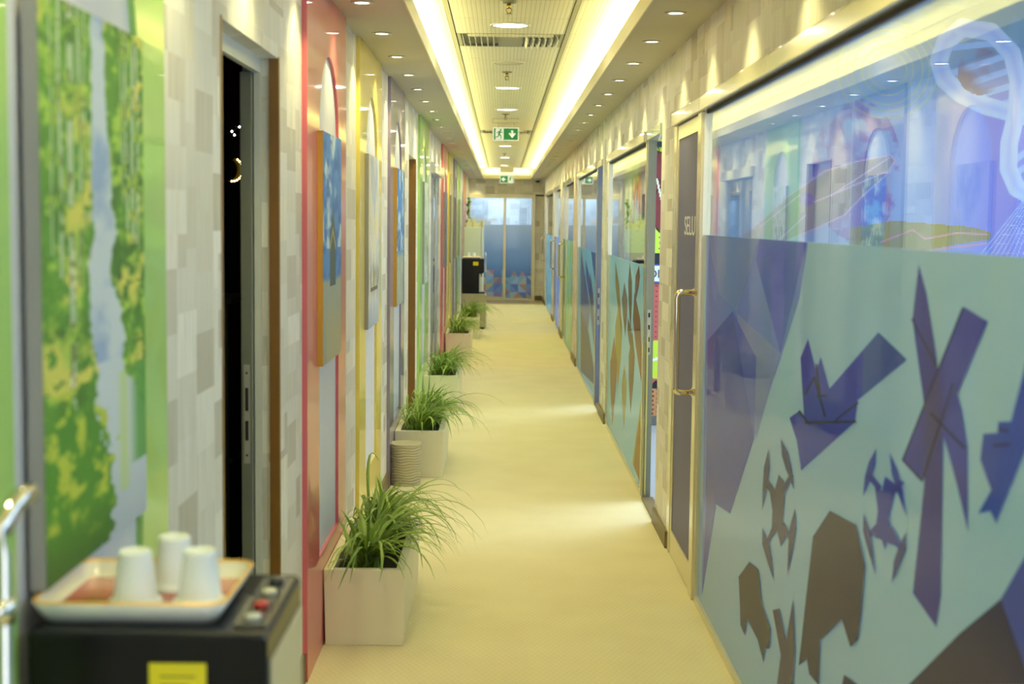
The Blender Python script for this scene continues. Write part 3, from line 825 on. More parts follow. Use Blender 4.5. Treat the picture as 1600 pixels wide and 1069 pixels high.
# large round lamps in the tiled centre
PL = emit('panel_lamp_diffuser', (1.0, 0.97, 0.82), 9.0)
names = ['nearest', 'second nearest, unlit', 'third from the front', 'fourth from the front', 'fifth, behind the running man sign', 'sixth from the front', 'seventh from the front', 'farthest']
for i, y in enumerate((7.62, 9.42, 11.17, 13.33, 16.6, 19.78, 23.36, 26.7)):
    t = thing('round_ceiling_lamp', 'large flush round lamp in the middle ceiling tiles, ' + names[i], 'ceiling lamp', (0.03, y, ZT), 'large round lamps in the tile ceiling')
    MB().lathe([(0.092, -0.001), (0.094, -0.006), (0.105, -0.005), (0.108, 0.0), (0.092, 0.0005)], seg=36).build('rim', RING, t)
    off = (i == 1)
    MB().lathe([(0.0001, -0.004), (0.06, -0.0038), (0.092, -0.002)], seg=36).build('diffuser', mat('unlit_diffuser', (200, 196, 176), 0.5) if off else PL, t)
    if not off:
        d = bpy.data.lights.new('lamp_glow', 'AREA'); d.shape = 'DISK'; d.size = 0.17; d.energy = 5; d.color = (1, 0.93, 0.68)
        o = bpy.data.objects.new('lamp_glow', d); COL.objects.link(o); o.parent = t; o.location = (0, 0, -0.012)

for i, y in enumerate((6.81, 9.98, 13.89, 17.7, 22.0)):
    t = thing('sprinkler_head', 'small brass sprinkler hanging from the tile ceiling, %s from the front' % ordinal(i + 1), 'sprinkler', (0.02, y, ZT), 'ceiling sprinklers')
    BR = mat('dull_brass', (150, 130, 70), 0.3, 0.9)
    MB().lathe([(0.0001, -0.001), (0.038, -0.001), (0.034, -0.008), (0.012, -0.010), (0.0001, -0.010)], seg=20).build('escutcheon', mat('grey_steel', (130, 130, 118), 0.4, 0.6), t)
    MB().lathe([(0.010, -0.008), (0.010, -0.030), (0.006, -0.034), (0.0001, -0.034)], seg=12).build('body', BR, t)
    for s in (-1, 1):
        MB().tube([(s * 0.008, 0, -0.030), (s * 0.014, 0, -0.042), (s * 0.003, 0, -0.056)], 0.0025, 6).build('yoke_arm', BR, t)
    MB().lathe([(0.0001, -0.056), (0.015, -0.056), (0.015, -0.0585), (0.0001, -0.0585)], seg=12).build('deflector', BR, t)

for i, row in enumerate(VENTROWS):
    y0 = 7.97 + 0.6 * row
    t = thing('air_diffuser', ['wide slotted metal air vent across the tile ceiling behind the nearest round lamp', 'slotted air vent in the tile ceiling just behind the running man exit sign'][i], 'air vent', (0.034, y0, ZT), 'ceiling air vents')
    G = mat('vent_grey', (150, 150, 138), 0.4, 0.3)
    x0, x1 = -0.298, 0.298
    b = MB(); b.box(x0, x1, 0.005, 0.03, 0, 0.02); b.box(x0, x1, 0.57, 0.595, 0, 0.02); b.box(x0, x0 + 0.02, 0.03, 0.57, 0, 0.02); b.box(x1 - 0.02, x1, 0.03, 0.57, 0, 0.02)
    b.build('frame', G, t)
    MB().box(x0 + 0.02, x1 - 0.02, 0.03, 0.57, 0.014, 0.019).build('back_plate', G, t)
    MB().box(x0 + 0.06, x1 - 0.06, 0.02, 0.10, -0.006, 0.004).build('front_lip', TILE, t)
    for s in (-1, 1):
        for q in range(6):
            xx = s * (0.09 + q * 0.034)
            b = MB(); b.prism([(xx - 0.012, 0.012), (xx - 0.009, 0.012), (xx + s * 0.006 + 0.006, -0.02), (xx + s * 0.006, -0.02)], 'y', 0.10, 0.56)
            b.build('blade', mat('vent_blade', (196, 198, 192), 0.35, 0.2), t)
    b = MB(); b.box(-0.07, 0.07, 0.10, 0.56, -0.004, 0.012); b.build('centre_plate', G, t)

GREEN = emit('sign_green', (0.0, 0.22, 0.06), 0.25, (0.0, 0.16, 0.05, 1))
SW = emit('sign_white', (0.9, 1.0, 0.9), 0.35)
def seg_poly(p, q, w):
    dx, dy = q[0] - p[0], q[1] - p[1]; L_ = math.hypot(dx, dy); nx, ny = -dy / L_ * w / 2, dx / L_ * w / 2
    return [(p[0] + nx, p[1] + ny), (q[0] + nx, q[1] + ny), (q[0] - nx, q[1] - ny), (p[0] - nx, p[1] - ny)]
def running_man(t, cx, cz, s, m, y, flip=1):
    b = MB()
    def f(p): return (cx + flip * p[0] * s, cz + p[1] * s)
    b.prism([f((0.10 + 0.09 * math.cos(a), 0.36 + 0.09 * math.sin(a))) for a in [2 * PI * k / 12 for k in range(12)]], 'y', y - 0.0012, y)
    for p, q, w in (((0.04, 0.26), (-0.05, -0.02), 0.17), ((0.04, 0.24), (0.22, 0.12), 0.07), ((0.22, 0.12), (0.30, 0.20), 0.06), ((0.0, 0.24), (-0.16, 0.20), 0.07), ((-0.16, 0.20), (-0.22, 0.04), 0.06),
                    ((-0.03, -0.02), (0.13, -0.16), 0.10), ((0.13, -0.16), (0.14, -0.40), 0.08), ((-0.07, 0.0), (-0.12, -0.22), 0.10), ((-0.12, -0.22), (-0.34, -0.30), 0.08)):
        pts = seg_poly(p, q, w); b.prism([f(k) for k in pts], 'y', y - 0.0012, y)
    b.build('running_figure', m, t)
def exit_sign(loc, w, h, label, man_left, arrow):
    t = thing('exit_sign', label, 'exit sign', loc)
    MB().box(-w / 2, w / 2, -0.012, 0.012, -h, 0).build('housing', mat('sign_housing', (224, 226, 214), 0.4), t, 0.003)
    e = 0.012 * w / 0.26
    MB().box(-w / 2 + 0.003, w / 2 - 0.003, -0.0135, -0.012, -h + 0.003, -0.003).build('white_face', SW, t)
    MB().box(-w / 2 + e, w / 2 - e, -0.0150, -0.0135, -h + e, -e).build('green_panel', GREEN, t)
    hh = h - 2 * e
    mx = -w / 4 + e * 0.2 if man_left else w / 4 - e * 0.2
    MB().box(mx - hh * 0.36, mx + hh * 0.36, -0.0165, -0.0150, -h + e + 0.003, -e - 0.003).build('door_pictogram', SW, t)
    running_man(t, mx, -h / 2, hh * 0.98, GREEN, -0.0165)
    ax = -mx; b = MB(); s = hh * 0.33
    if arrow == 'down':
        pts = [(-0.28, 1.0), (0.28, 1.0), (0.28, 0.05), (0.75, 0.5), (0.98, 0.15), (0, -1.0), (-0.98, 0.15), (-0.75, 0.5), (-0.28, 0.05)]
    else:
        pts = [(1.0, 0.28), (1.0, -0.28), (0.05, -0.28), (0.5, -0.75), (0.15, -0.98), (-1.0, 0), (0.15, 0.98), (0.5, 0.75), (0.05, 0.28)]
    # triangulate as shaft + head
    if arrow == 'down':
        b.prism([(ax + p[0] * s, -h / 2 + p[1] * s) for p in ((-0.26, 1.0), (0.26, 1.0), (0.26, -0.7), (-0.26, -0.7))], 'y', -0.0165, -0.0150)
        b.prism([(ax + p[0] * s, -h / 2 + p[1] * s) for p in ((0, -1.0), (0.95, 0.1), (0.62, 0.4), (0, -0.28))], 'y', -0.0165, -0.0150)
        b.prism([(ax - p[0] * s, -h / 2 + p[1] * s) for p in ((0, -1.0), (0.95, 0.1), (0.62, 0.4), (0, -0.28))], 'y', -0.0165, -0.0150)
    else:
        b.prism([(ax + p[1] * s, -h / 2 + p[0] * s) for p in ((-0.26, 1.0), (0.26, 1.0), (0.26, -0.7), (-0.26, -0.7))], 'y', -0.0165, -0.0150)
        b.prism([(ax + p[1] * s, -h / 2 + p[0] * s) for p in ((0, -1.0), (0.95, 0.1), (0.62, 0.4), (0, -0.28))], 'y', -0.0165, -0.0150)
        b.prism([(ax + p[1] * s, -h / 2 - p[0] * s) for p in ((0, -1.0), (0.95, 0.1), (0.62, 0.4), (0, -0.28))], 'y', -0.0165, -0.0150)
    b.build('arrow', SW, t)
    return t
t = exit_sign((0.026, 14.6, 2.548), 0.268, 0.14, 'larger green and white exit sign with running man and down arrow', True, 'down')
MB().box(-0.134, 0.134, -0.035, 0.035, 0.045, ZT - 2.548).build('mounting_box', mat('sign_mount', (200, 196, 176), 0.5), t, 0.003)
for s in (-0.08, 0.08):
    MB().tube([(s, 0, -0.001), (s, 0, 0.046)], 0.004, 8).build('hanger_rod', CHROME, t)
t = exit_sign((0.078, 27.6, 2.475), 0.272, 0.155, 'small green and white exit sign with left arrow near the end wall', False, 'left')
MB().box(-0.136, 0.136, -0.03, 0.03, 0.05, ZT - 2.475).build('mounting_box', mat('sign_mount', (200, 196, 176), 0.5), t)
for s in (-0.08, 0.08):
    MB().tube([(s, 0, -0.001), (s, 0, 0.051)], 0.004, 8).build('hanger_rod', CHROME, t)
for x, lab in ((0.69, 'black dome camera under the ceiling in the far right corner'), (0.13, 'black dome camera behind the left-arrow exit sign')):
    t = thing('dome_camera', lab, 'security camera', (x, YE - 0.3 if x > 0.5 else YE - 0.2, ZC))
    MB().lathe([(0.0001, -0.001), (0.06, -0.001), (0.06, -0.022), (0.05, -0.028), (0.0001, -0.028)], seg=20).build('base', mat('camera_base', (200, 200, 190), 0.4), t)
    MB().lathe([(0.048, -0.027)] + [(0.048 * math.cos(a), -0.03 - 0.042 * math.sin(a)) for a in [PI / 2 * k / 7 for k in range(7)]] + [(0.0005, -0.072)], seg=20).build('dome', BLACK, t)

# ------------------------------------------------------------------ arched wall panels and canvases on the left wall
AR = 0.302
def arched_panel(y0, y1, yc, rgb, label, zt=ZC, ar=AR):
    t = thing('arched_wall_panel', label, 'wall panel', (XL, yc, 0), 'arched panels along the left wall')
    m = mat('gloss_panel_%d_%d_%d' % rgb, rgb, 0.4, coat=0.6, noise=0.05, nscale=6)
    a, b_ = y0 - yc, y1 - yc
    zs, zb = 2.205 - ar, 0.36
    n = 24
    arc = [(ar * math.cos(PI * k / n), zs + ar * math.sin(PI * k / n)) for k in range(n + 1)]   # from +ar to -ar
    mb = MB()
    xa, xb = 0.0, 0.018
    def both(poly):
        mb.f.append(tuple(range(len(mb.v), len(mb.v) + len(poly)))); mb.sm.append(False); mb.v.extend([(xb, p[0], p[1]) for p in poly])
        mb.f.append(tuple(reversed(range(len(mb.v), len(mb.v) + len(poly))))); mb.sm.append(False); mb.v.extend([(xa, p[0], p[1]) for p in poly])
    z1 = zt - 0.001
    both([(a, 0.0), (b_, 0.0), (b_, zb), (a, zb)])
    both([(a, zb), (-ar, zb), (-ar, zs), (a, zs)])
    both([(ar, zb), (b_, zb), (b_, zs), (ar, zs)])
    top = []
    for k in range(n + 1):
        f = k / n
        top.append((b_ + (a - b_) * f, z1))
    both([(ar, zs), (b_, zs), (b_, z1)]); both([(-ar, zs), (a, z1), (a, zs)])
    for k in range(n):
        both([arc[k], top[k], top[k + 1], arc[k + 1]])
    loop_in = [(-ar, zb)] + [(ar, zb)] + arc
    loop_in = [(ar, zb)] + arc + [(-ar, zb)]
    for i in range(len(loop_in)):
        p, q = loop_in[i], loop_in[(i + 1) % len(loop_in)]
        mb.quad((xa, *p), (xb, *p), (xb, *q), (xa, *q))
    out = [(a, 0), (b_, 0), (b_, z1), (a, z1)]
    for i in range(4):
        p, q = out[i], out[(i + 1) % 4]; mb.quad((xa, *p), (xa, *q), (xb, *q), (xb, *p))
    mb.build('frame', m, t, fix=False)
    pts = [(ar, zb)] + arc + [(-ar, zb)]
    fm = MB(); fm.prism(pts, 'x', 0.0005, 0.006); fm.build('arch_infill', INFILL, t)
    return t
RED, YEL, PURP, GRN, ORG = (206, 96, 108), (232, 210, 98), (136, 124, 152), (166, 212, 112), (226, 156, 108)
arched_panel(1.62, 2.79, 2.25, GRN, 'light green arched wall panel behind the birch forest painting', ar=0.34)
arched_panel(4.81, 6.0, 5.43, RED, 'glossy red arched wall panel nearest the camera, beside the front planter')
arched_panel(6.587, 7.765, 7.19, YEL, 'glossy yellow arched wall panel next after the nearest red one')
arched_panel(8.38, 9.585, 8.99, PURP, 'dull purple arched wall panel just past the striped bin')
arched_panel(11.37, 12.76, 12.05, GRN, 'light green arched wall panel between the brown-trimmed doorway and glass door')
arched_panel(15.62, 16.9, 16.25, RED, 'far red arched wall panel past the sliding glass door')
arched_panel(17.5, 18.75, 18.12, YEL, 'far yellow arched wall panel behind the fourth planter')
arched_panel(19.45, 20.7, 20.07, PURP, 'far purple arched wall panel just before the water dispenser')
arched_panel(21.05, 22.3, 21.67, GRN, 'far green arched wall panel behind the water dispenser')
arched_panel(24.5, 25.8, 25.15, ORG, 'orange arched wall panel beyond the white fridge')

def canvas(yc, img, label, side, z0=1.07, z1=1.912, w=0.57, tilt=0.0):
    t = thing('canvas_painting', label, 'painting', (XL + 0.006, yc, z0), 'canvases hung in the arched panels')
    h = z1 - z0
    MB().box(0.007, 0.030, -w / 2, w / 2, 0, h).build('stretched_canvas', side, t, 0.002)
    MB().box(-0.0005, 0.0075, -0.03, 0.03, h - 0.12, h - 0.06).build('wall_hanger', DARK, t)
    print_sheet('painted_face', img, (0.0306, -w / 2 + 0.001, 0.001), (0, w - 0.002, 0), (0, 0, h - 0.002), attr_mat('paint_surface', 0.6, 0.0), t)
    return t
GOLD = mat('gilded_canvas_edge', (198, 152, 46), 0.4, 0.2)
GREYE = mat('grey_canvas_edge', (150, 150, 152), 0.6)
def birch():
    nu, nv = 150, 230; U, V = uvgrid(nu, nv)
    n1 = vnoise(U * 0.45, V * 1.6, 9, 1); n2 = vnoise(U * 0.5, V * 1.7, 26, 2, 5); n3 = vnoise(U * 0.5, V * 1.5, 8, 3)
    img = np.zeros((nv, nu, 3)) + np.array((88, 142, 46), float)
    img = mix(img, (62, 108, 36), (n1 - 0.46) * 4)
    img = mix(img, (168, 204, 80), (n2 - 0.47) * 5)
    img = mix(img, (214, 210, 100), (n3 - 0.50) * 5 * (n2 > 0.42) * (V > 0.32))
    # trunks
    rng = np.random.RandomState(5)
    for u0, lo, w in ((0.16, 0.52, 0.014), (0.25, 0.28, 0.026), (0.33, 0.5, 0.012), (0.09, 0.56, 0.007), (0.38, 0.6, 0.008), (0.80, 0.6, 0.012), (0.87, 0.56, 0.016), (0.93, 0.56, 0.012), (0.75, 0.66, 0.008)):
        m = (np.abs(U - u0 - 0.006 * np.sin(V * 14 + u0 * 30)) < w) & (V > lo) & ((n1 + n3 * 0.6 < 0.90 + 0.1 * (V < 0.6)))
        c = np.where((n2 > 0.56)[..., None], np.array((96, 98, 92), float), np.array((216, 222, 214), float))
        img = np.where(m[..., None], c * 0.68 + img * 0.32, img)
    # sky gap and river
    path = [(1.0, 0.50, 0.055), (0.85, 0.52, 0.06), (0.7, 0.53, 0.08), (0.6, 0.56, 0.10), (0.52, 0.50, 0.09), (0.45, 0.55, 0.13), (0.38, 0.60, 0.14), (0.34, 0.60, 0.10), (0.30, 0.62, 0.16), (0.2, 0.74, 0.24), (0.1, 0.9, 0.36), (0.0, 1.0, 0.62)]
    vs = [p[0] for p in path][::-1]; uc = np.interp(V, vs, [p[1] for p in path][::-1]); uw = 1.3 * np.interp(V, vs, [p[2] for p in path][::-1])
    edge = uw * (1 + 0.35 * (n2 - 0.5) * 2) - np.abs(U - uc)
    wat = np.zeros_like(img) + np.array((204, 214, 226), float)
    wat = mix(wat, (150, 172, 214), (n3 - 0.45) * 4 * (V > 0.35)); wat = mix(wat, (178, 186, 204), (0.16 - V) * 5)
    img = img * (1 - np.clip(edge * 60, 0, 1)[..., None]) + wat * np.clip(edge * 60, 0, 1)[..., None]
    m = (U > 0.78) & (V < 0.33) & (V > 0.12); img = mix(img, (86, 150, 72), m * np.clip((U - 0.8) * 9, 0, 1) * 0.9)
    img = mix(img, (190, 214, 110), np.exp(-((U - 0.74) / 0.05) ** 2) * (V < 0.32) * (V > 0.08) * 0.6)
    bush = np.hypot((U - 0.22) / 0.42, (V - 0.10) / 0.2) < 1 + (n2 - 0.5) * 0.7
    bc = mix(np.zeros_like(img) + np.array((76, 136, 40), float), (186, 200, 70), (n2 - 0.47) * 8 * np.clip(V * 6, 0, 1)); bc = mix(bc, (40, 84, 24), (0.1 - V) * 7)
    img = np.where(bush[..., None], bc, img)
    return img
canvas(2.262, birch(), 'tall canvas of a birch forest with a stream, on the near green panel', GREYE)
def skycity():
    nu, nv = 90, 130; U, V = uvgrid(nu, nv); n = vnoise(U * 0.6, V, 6, 11); n2 = vnoise(U * 0.5, V, 16, 12)
    img = np.zeros((nv, nu, 3)) + np.array((74, 128, 206), float)
    img = mix(img, (196, 214, 232), (n - 0.5) * 7 * (V > 0.5)); img = mix(img, (46, 96, 184), (n2 - 0.5) * 5)
    img = mix(img, (156, 164, 156), (0.36 + 0.03 * n2 - V) * 40); img = mix(img, (176, 170, 136), (0.30 - V) * 5 * (n > 0.4))
    tower = [(0.36, 0.33), (0.36, 0.56), (0.44, 0.62), (0.52, 0.68), (0.6, 0.62), (0.68, 0.55), (0.68, 0.33)]
    img = np.where(in_poly(U, V, tower)[..., None], np.array((66, 82, 92), float), img)
    img = mix(img, (170, 160, 110), (seg_d(U, V, (0.36, 0.50), (0.52, 0.58)) < 0.012) * 1.0); img = mix(img, (170, 160, 110), (seg_d(U, V, (0.68, 0.50), (0.52, 0.58)) < 0.012) * 1.0)
    img = mix(img, (80, 96, 120), (seg_d(U, V, (0.52, 0.66), (0.52, 0.78)) < 0.012) * 1.0)
    return img
canvas(5.37, skycity(), 'blue sky canvas with a dark tower, gold edge, on the nearest red panel', GOLD)
def boat():
    nu, nv = 90, 130; U, V = uvgrid(nu, nv); n = vnoise(U, V, 5, 21); n2 = vnoise(U * 3, V, 10, 22)
    img = np.zeros((nv, nu, 3)) + np.array((212, 212, 206), float)
    img = mix(img, (168, 178, 196), (n - 0.55) * 6); img = mix(img, (226, 204, 70), (n2 - 0.60) * 16 * np.exp(-((V - 0.55) / 0.14) ** 2))
    img = mix(img, (128, 128, 120), (n2 - 0.42) * 6 * np.exp(-((V - 0.28) / 0.08) ** 2)); img = mix(img, (176, 160, 112), np.exp(-((U - 0.55) / 0.12) ** 2 - ((V - 0.25) / 0.06) ** 2))
    img = mix(img, (80, 70, 56), (seg_d(U, V, (0.2, 0.22), (0.85, 0.22)) < 0.010) * 0.9); img = mix(img, (90, 84, 70), (seg_d(U, V, (0.5, 0.22), (0.5, 0.42)) < 0.010) * 0.8)
    img = mix(img, (162, 172, 190), (0.18 - V) * 6)
    return img
canvas(7.10, boat(), 'pale canvas with yellow blossoms and a moored boat, on the near yellow panel', GREYE)
def bluesea():
    nu, nv = 60, 90; U, V = uvgrid(nu, nv); n = vnoise(U * 0.6, V, 8, 31); n2 = vnoise(U * 0.6, V, 15, 32)
    img = np.zeros((nv, nu, 3)) + np.array((72, 130, 204), float)
    img = mix(img, (206, 220, 232), (n - 0.52) * 9 * (V > 0.4)); img = mix(img, (40, 76, 130), (n2 - 0.5) * 6 * np.exp(-((V - 0.48) / 0.08) ** 2))
    img = mix(img, (170, 176, 164), (0.4 - V) * 20); img = mix(img, (140, 146, 140), (n2 - 0.5) * 5 * (V < 0.4))
    return img
canvas(8.94, bluesea(), 'blue cloudy sea canvas with gold edge on the purple panel past the bin', GOLD)
def bamboo():
    nu, nv = 60, 90; U, V = uvgrid(nu, nv); n = vnoise(U * 2.5, V, 9, 41); n2 = vnoise(U, V, 14, 42)
    img = np.zeros((nv, nu, 3)) + np.array((208, 216, 210), float)
    img = mix(img, (78, 92, 82), (n - 0.52) * 12 * (V < 0.6)); img = mix(img, (140, 170, 110), (n2 - 0.5) * 6 * (V > 0.2) * 0.6)
    return img
canvas(12.0, bamboo(), 'pale canvas with dark vertical reeds on the green panel before the glass door', GREYE)
def plainc(c1, c2, sd):
    nu, nv = 40, 60; U, V = uvgrid(nu, nv); n = vnoise(U, V * 1.5, 7, sd)
    return mix(np.zeros((nv, nu, 3)) + np.array(c1, float), c2, (n - 0.45) * 5)
canvas(16.22, plainc((96, 110, 140), (50, 60, 90), 51), 'dark blue-grey canvas on the far red panel', GREYE)
canvas(18.1, plainc((206, 206, 170), (150, 150, 130), 52), 'pale cream canvas on the far yellow panel', GREYE)
canvas(20.05, plainc((176, 170, 96), (110, 110, 90), 53), 'olive and grey canvas on the far purple panel', GREYE)
canvas(21.65, plainc((196, 198, 150), (96, 110, 80), 54), 'pale green canvas on the far green panel', GREYE)

# ------------------------------------------------------------------ potted spider plants
def leaf_mesh(i, L_, el, bend, w, rgbm):
    n = 9; me = []; p = Vector((0, 0, 0)); f = []; v = []
    tw = random.uniform(-0.5, 0.5)
    for k in range(n + 1):
        t = k / n
        a = el - bend * t ** 1.4
        ww = w * (0.55 + 0.9 * t) if t < 0.35 else w * (0.87 + 0.13 * math.cos(t * 3)) * (1 - ((t - 0.35) / 0.65) ** 2.2) + 0.0004
        side = Vector((0, 1, 0)); d = Vector((math.cos(a), 0, math.sin(a))); nrm = d.cross(side)
        yo = tw * t * t * L_ * 0.35
        q = p + Vector((0, yo, 0))
        v += [tuple(q + side * ww), tuple(q + nrm * ww * 0.35), tuple(q - side * ww)]
        if k:
            b_ = 3 * k
            f += [(b_ - 3, b_ - 2, b_ + 1, b_), (b_ - 2, b_ - 1, b_ + 2, b_ + 1)]
        p = p + d * (L_ / n)
    m = bpy.data.meshes.new('leaf'); m.from_pydata(v, [], f); m.polygons.foreach_set('use_smooth', [True] * len(f)); m.materials.append(rgbm)
    return m
def leaf_mat(nm, c1, c2):
    m, nt, N, L, b = new_mat(nm)
    oi = N.new('ShaderNodeObjectInfo'); mx = N.new('ShaderNodeMix'); mx.data_type = 'RGBA'
    mx.inputs[6].default_value = lin(c1); mx.inputs[7].default_value = lin(c2)
    L.new(oi.outputs['Random'], mx.inputs[0]); L.new(mx.outputs[2], b.inputs['Base Color'])
    b.inputs['Roughness'].default_value = 0.38
    tr = N.new('ShaderNodeBsdfTranslucent'); L.new(mx.outputs[2], tr.inputs[0])
    ms = N.new('ShaderNodeMixShader'); ms.inputs[0].default_value = 0.3
    L.new(b.outputs[0], ms.inputs[1]); L.new(tr.outputs[0], ms.inputs[2]); L.new(ms.outputs[0], N['Material Output'].inputs[0])
    return m
LEAFM = leaf_mat('spider_plant_leaf', (88, 124, 38), (158, 186, 84))
leaves = {'up': [], 'arch': [], 'long': []}
for i in range(12):
    leaves['up'].append(leaf_mesh(i, random.uniform(0.20, 0.30), random.uniform(1.25, 1.5), random.uniform(0.7, 1.6), random.uniform(0.0055, 0.008), LEAFM))
    leaves['arch'].append(leaf_mesh(i, random.uniform(0.24, 0.36), random.uniform(0.95, 1.3), random.uniform(1.6, 2.4), random.uniform(0.006, 0.0085), LEAFM))
    leaves['long'].append(leaf_mesh(i, random.uniform(0.38, 0.54), random.uniform(0.85, 1.2), random.uniform(1.9, 2.6), random.uniform(0.0055, 0.0075), LEAFM))
def planter(x0, y0, length, label, nleaf, w=0.305, h=0.292, k=1.0):
    t = thing('potted_spider_plant', label, 'potted plant', (x0, y0, 0), 'spider plants in cream planters along the left wall')
    # tapered open box: sides, rim, inner walls
    ti = 0.035; tp = 0.006
    b = MB()
    def ring(x_in, z, e=0.0): return [(x_in - e, x_in - e, z), (w - x_in + e, x_in - e, z), (w - x_in + e, length - x_in + e, z), (x_in - e, length - x_in + e, z)]
    rings = [ring(tp, 0.0), ring(0, h), ring(ti, h), ring(ti, h - 0.07)]
    for r_ in rings: b.v += r_
    b.f.append((3, 2, 1, 0)); b.sm.append(False)
    for a in range(3):
        for q in range(4):
            j = (q + 1) % 4
            b.f.append((a * 4 + q, a * 4 + j, a * 4 + 4 + j, a * 4 + 4 + q)); b.sm.append(False)
    b.f.append((12, 13, 14, 15)); b.sm.append(False)
    b.build('planter_box', CREAM, t, 0.004)
    sb = MB(); nx, ny = 6, 16
    for j in range(ny + 1):
        for i in range(nx + 1):
            sb.v.append((ti + 0.001 + (w - 2 * ti - 0.002) * i / nx, ti + 0.001 + (length - 2 * ti - 0.002) * j / ny, h - 0.035 + random.uniform(-0.006, 0.006)))
    for j in range(ny):
        for i in range(nx):
            a = j * (nx + 1) + i; sb.f.append((a, a + 1, a + nx + 2, a + nx + 1)); sb.sm.append(True)
    sb.build('soil', SOIL, t, fix=False)
    lin_ = MB().box(ti - 0.002, w - ti + 0.002, ti - 0.002, length - ti + 0.002, h - 0.06, h - 0.045)
    ncl = max(2, round(length / 0.28))
    for q in range(nleaf):
        c = q % ncl
        cy = ti + 0.11 + (length - 2 * ti - 0.2) * c / max(1, ncl - 1)
        rr = random.random()
        kind = 'up' if rr < 0.22 else ('arch' if rr < 0.74 else 'long')
        az = random.uniform(-2.3, 2.3) if kind != 'up' else random.uniform(-PI, PI)
        me = random.choice(leaves[kind])
        o = bpy.data.objects.new('leaf', me); COL.objects.link(o); o.parent = t
        s = k * random.uniform(0.85, 1.2)
        room = w / 2 - 0.045
        def reach_of(a): return max(-(v.co.x * math.cos(a) - v.co.y * math.sin(a)) + 0.15 * v.co.z for v in me.vertices)
        if reach_of(az) * s > room: s = room / reach_of(az)
        if s < 0.5 * k: az = random.uniform(-0.9, 0.9); s = min(k, room / max(0.01, reach_of(az)))
        o.location = (w / 2 + random.gauss(-0.01, 0.028), cy + random.gauss(0, 0.035), h - 0.036)
        o.rotation_euler = (random.uniform(-0.12, 0.12), random.uniform(-0.1, 0.15), az)
        o.scale = (s, s, s)
    return t
planter(-0.656, 5.235, 0.95, 'spider plant in cream box planter nearest the camera, by the red panel', 295, k=1.07)
planter(-0.656, 8.76, 0.9, 'bushy spider plant in cream box planter behind the striped bin', 298, k=1.08)
planter(-0.656, 11.93, 0.9, 'spider plant in cream box planter, third from the front, by the green panel', 270)
planter(-0.65, 16.45, 0.8, 'spider plant in cream box planter, fourth from the front, by far red panel', 220)
planter(-0.61, 19.2, 0.8, 'farthest spider plant, its planter hidden, before the grey dispenser cabinet', 220, k=1.15)

# striped bin
t = thing('ribbed_bin', 'round grey-beige waste bin with wavy horizontal ribs in front of second planter', 'bin', (-0.5755, 8.545, 0))
BIN = mat('grey_beige_plastic', (184, 178, 150), 0.45)
def ripple(r, z, th):
    return r + (0.0022 * math.sin(2 * PI * (z + 0.0035 * math.sin(th * 5 + z * 30)) / 0.0165) if 0.004 < z < 0.240 and r > 0.09 else 0)
prof = [(0.001, 0.0), (0.093, 0.0)] + [(0.0935 + 0.004 * z / 0.25, z) for z in [0.002 + 0.003 * i for i in range(82)]] + [(0.0985, 0.25)]
MB().lathe(prof, seg=72, fn=ripple).build('bin_body', BIN, t, fix=False)
MB().lathe([(0.0985, 0.249), (0.0985, 0.252), (0.094, 0.252), (0.0925, 0.248), (0.088, 0.02), (0.001, 0.018)], seg=48).build('inner_liner', mat('yellow_cream_liner', (222, 208, 130), 0.5), t, fix=False)

# ------------------------------------------------------------------ water dispensers on cabinets
CAB = mat('warm_grey_cabinet', (176, 170, 146), 0.45, noise=0.04, nscale=4)
def cabinet(x, y, label, w=0.345, d=0.42):
    t = thing('low_cabinet', label, 'cabinet', (x, y, 0), 'cabinets under the water dispensers')
    MB().box(0, w, 0, d, 0.03, 0.50).build('carcass', CAB, t, 0.003)
    MB().box(0.02, w - 0.02, 0.02, d - 0.02, 0, 0.03).build('plinth', DARK, t)
    MB().box(-0.004, w + 0.006, -0.006, d + 0.004, 0.50, 0.52).build('top_board', CAB, t, 0.003)
    dr = MB().box(w, w + 0.016, 0.004, d - 0.004, 0.035, 0.496).build('door', CAB, t, 0.002)
    MB().tube([(w + 0.016, 0.05, 0.30), (w + 0.036, 0.05, 0.30), (w + 0.036, 0.05, 0.40), (w + 0.016, 0.05, 0.40)], 0.004, 8).build('handle', CHROME, dr)
    return t
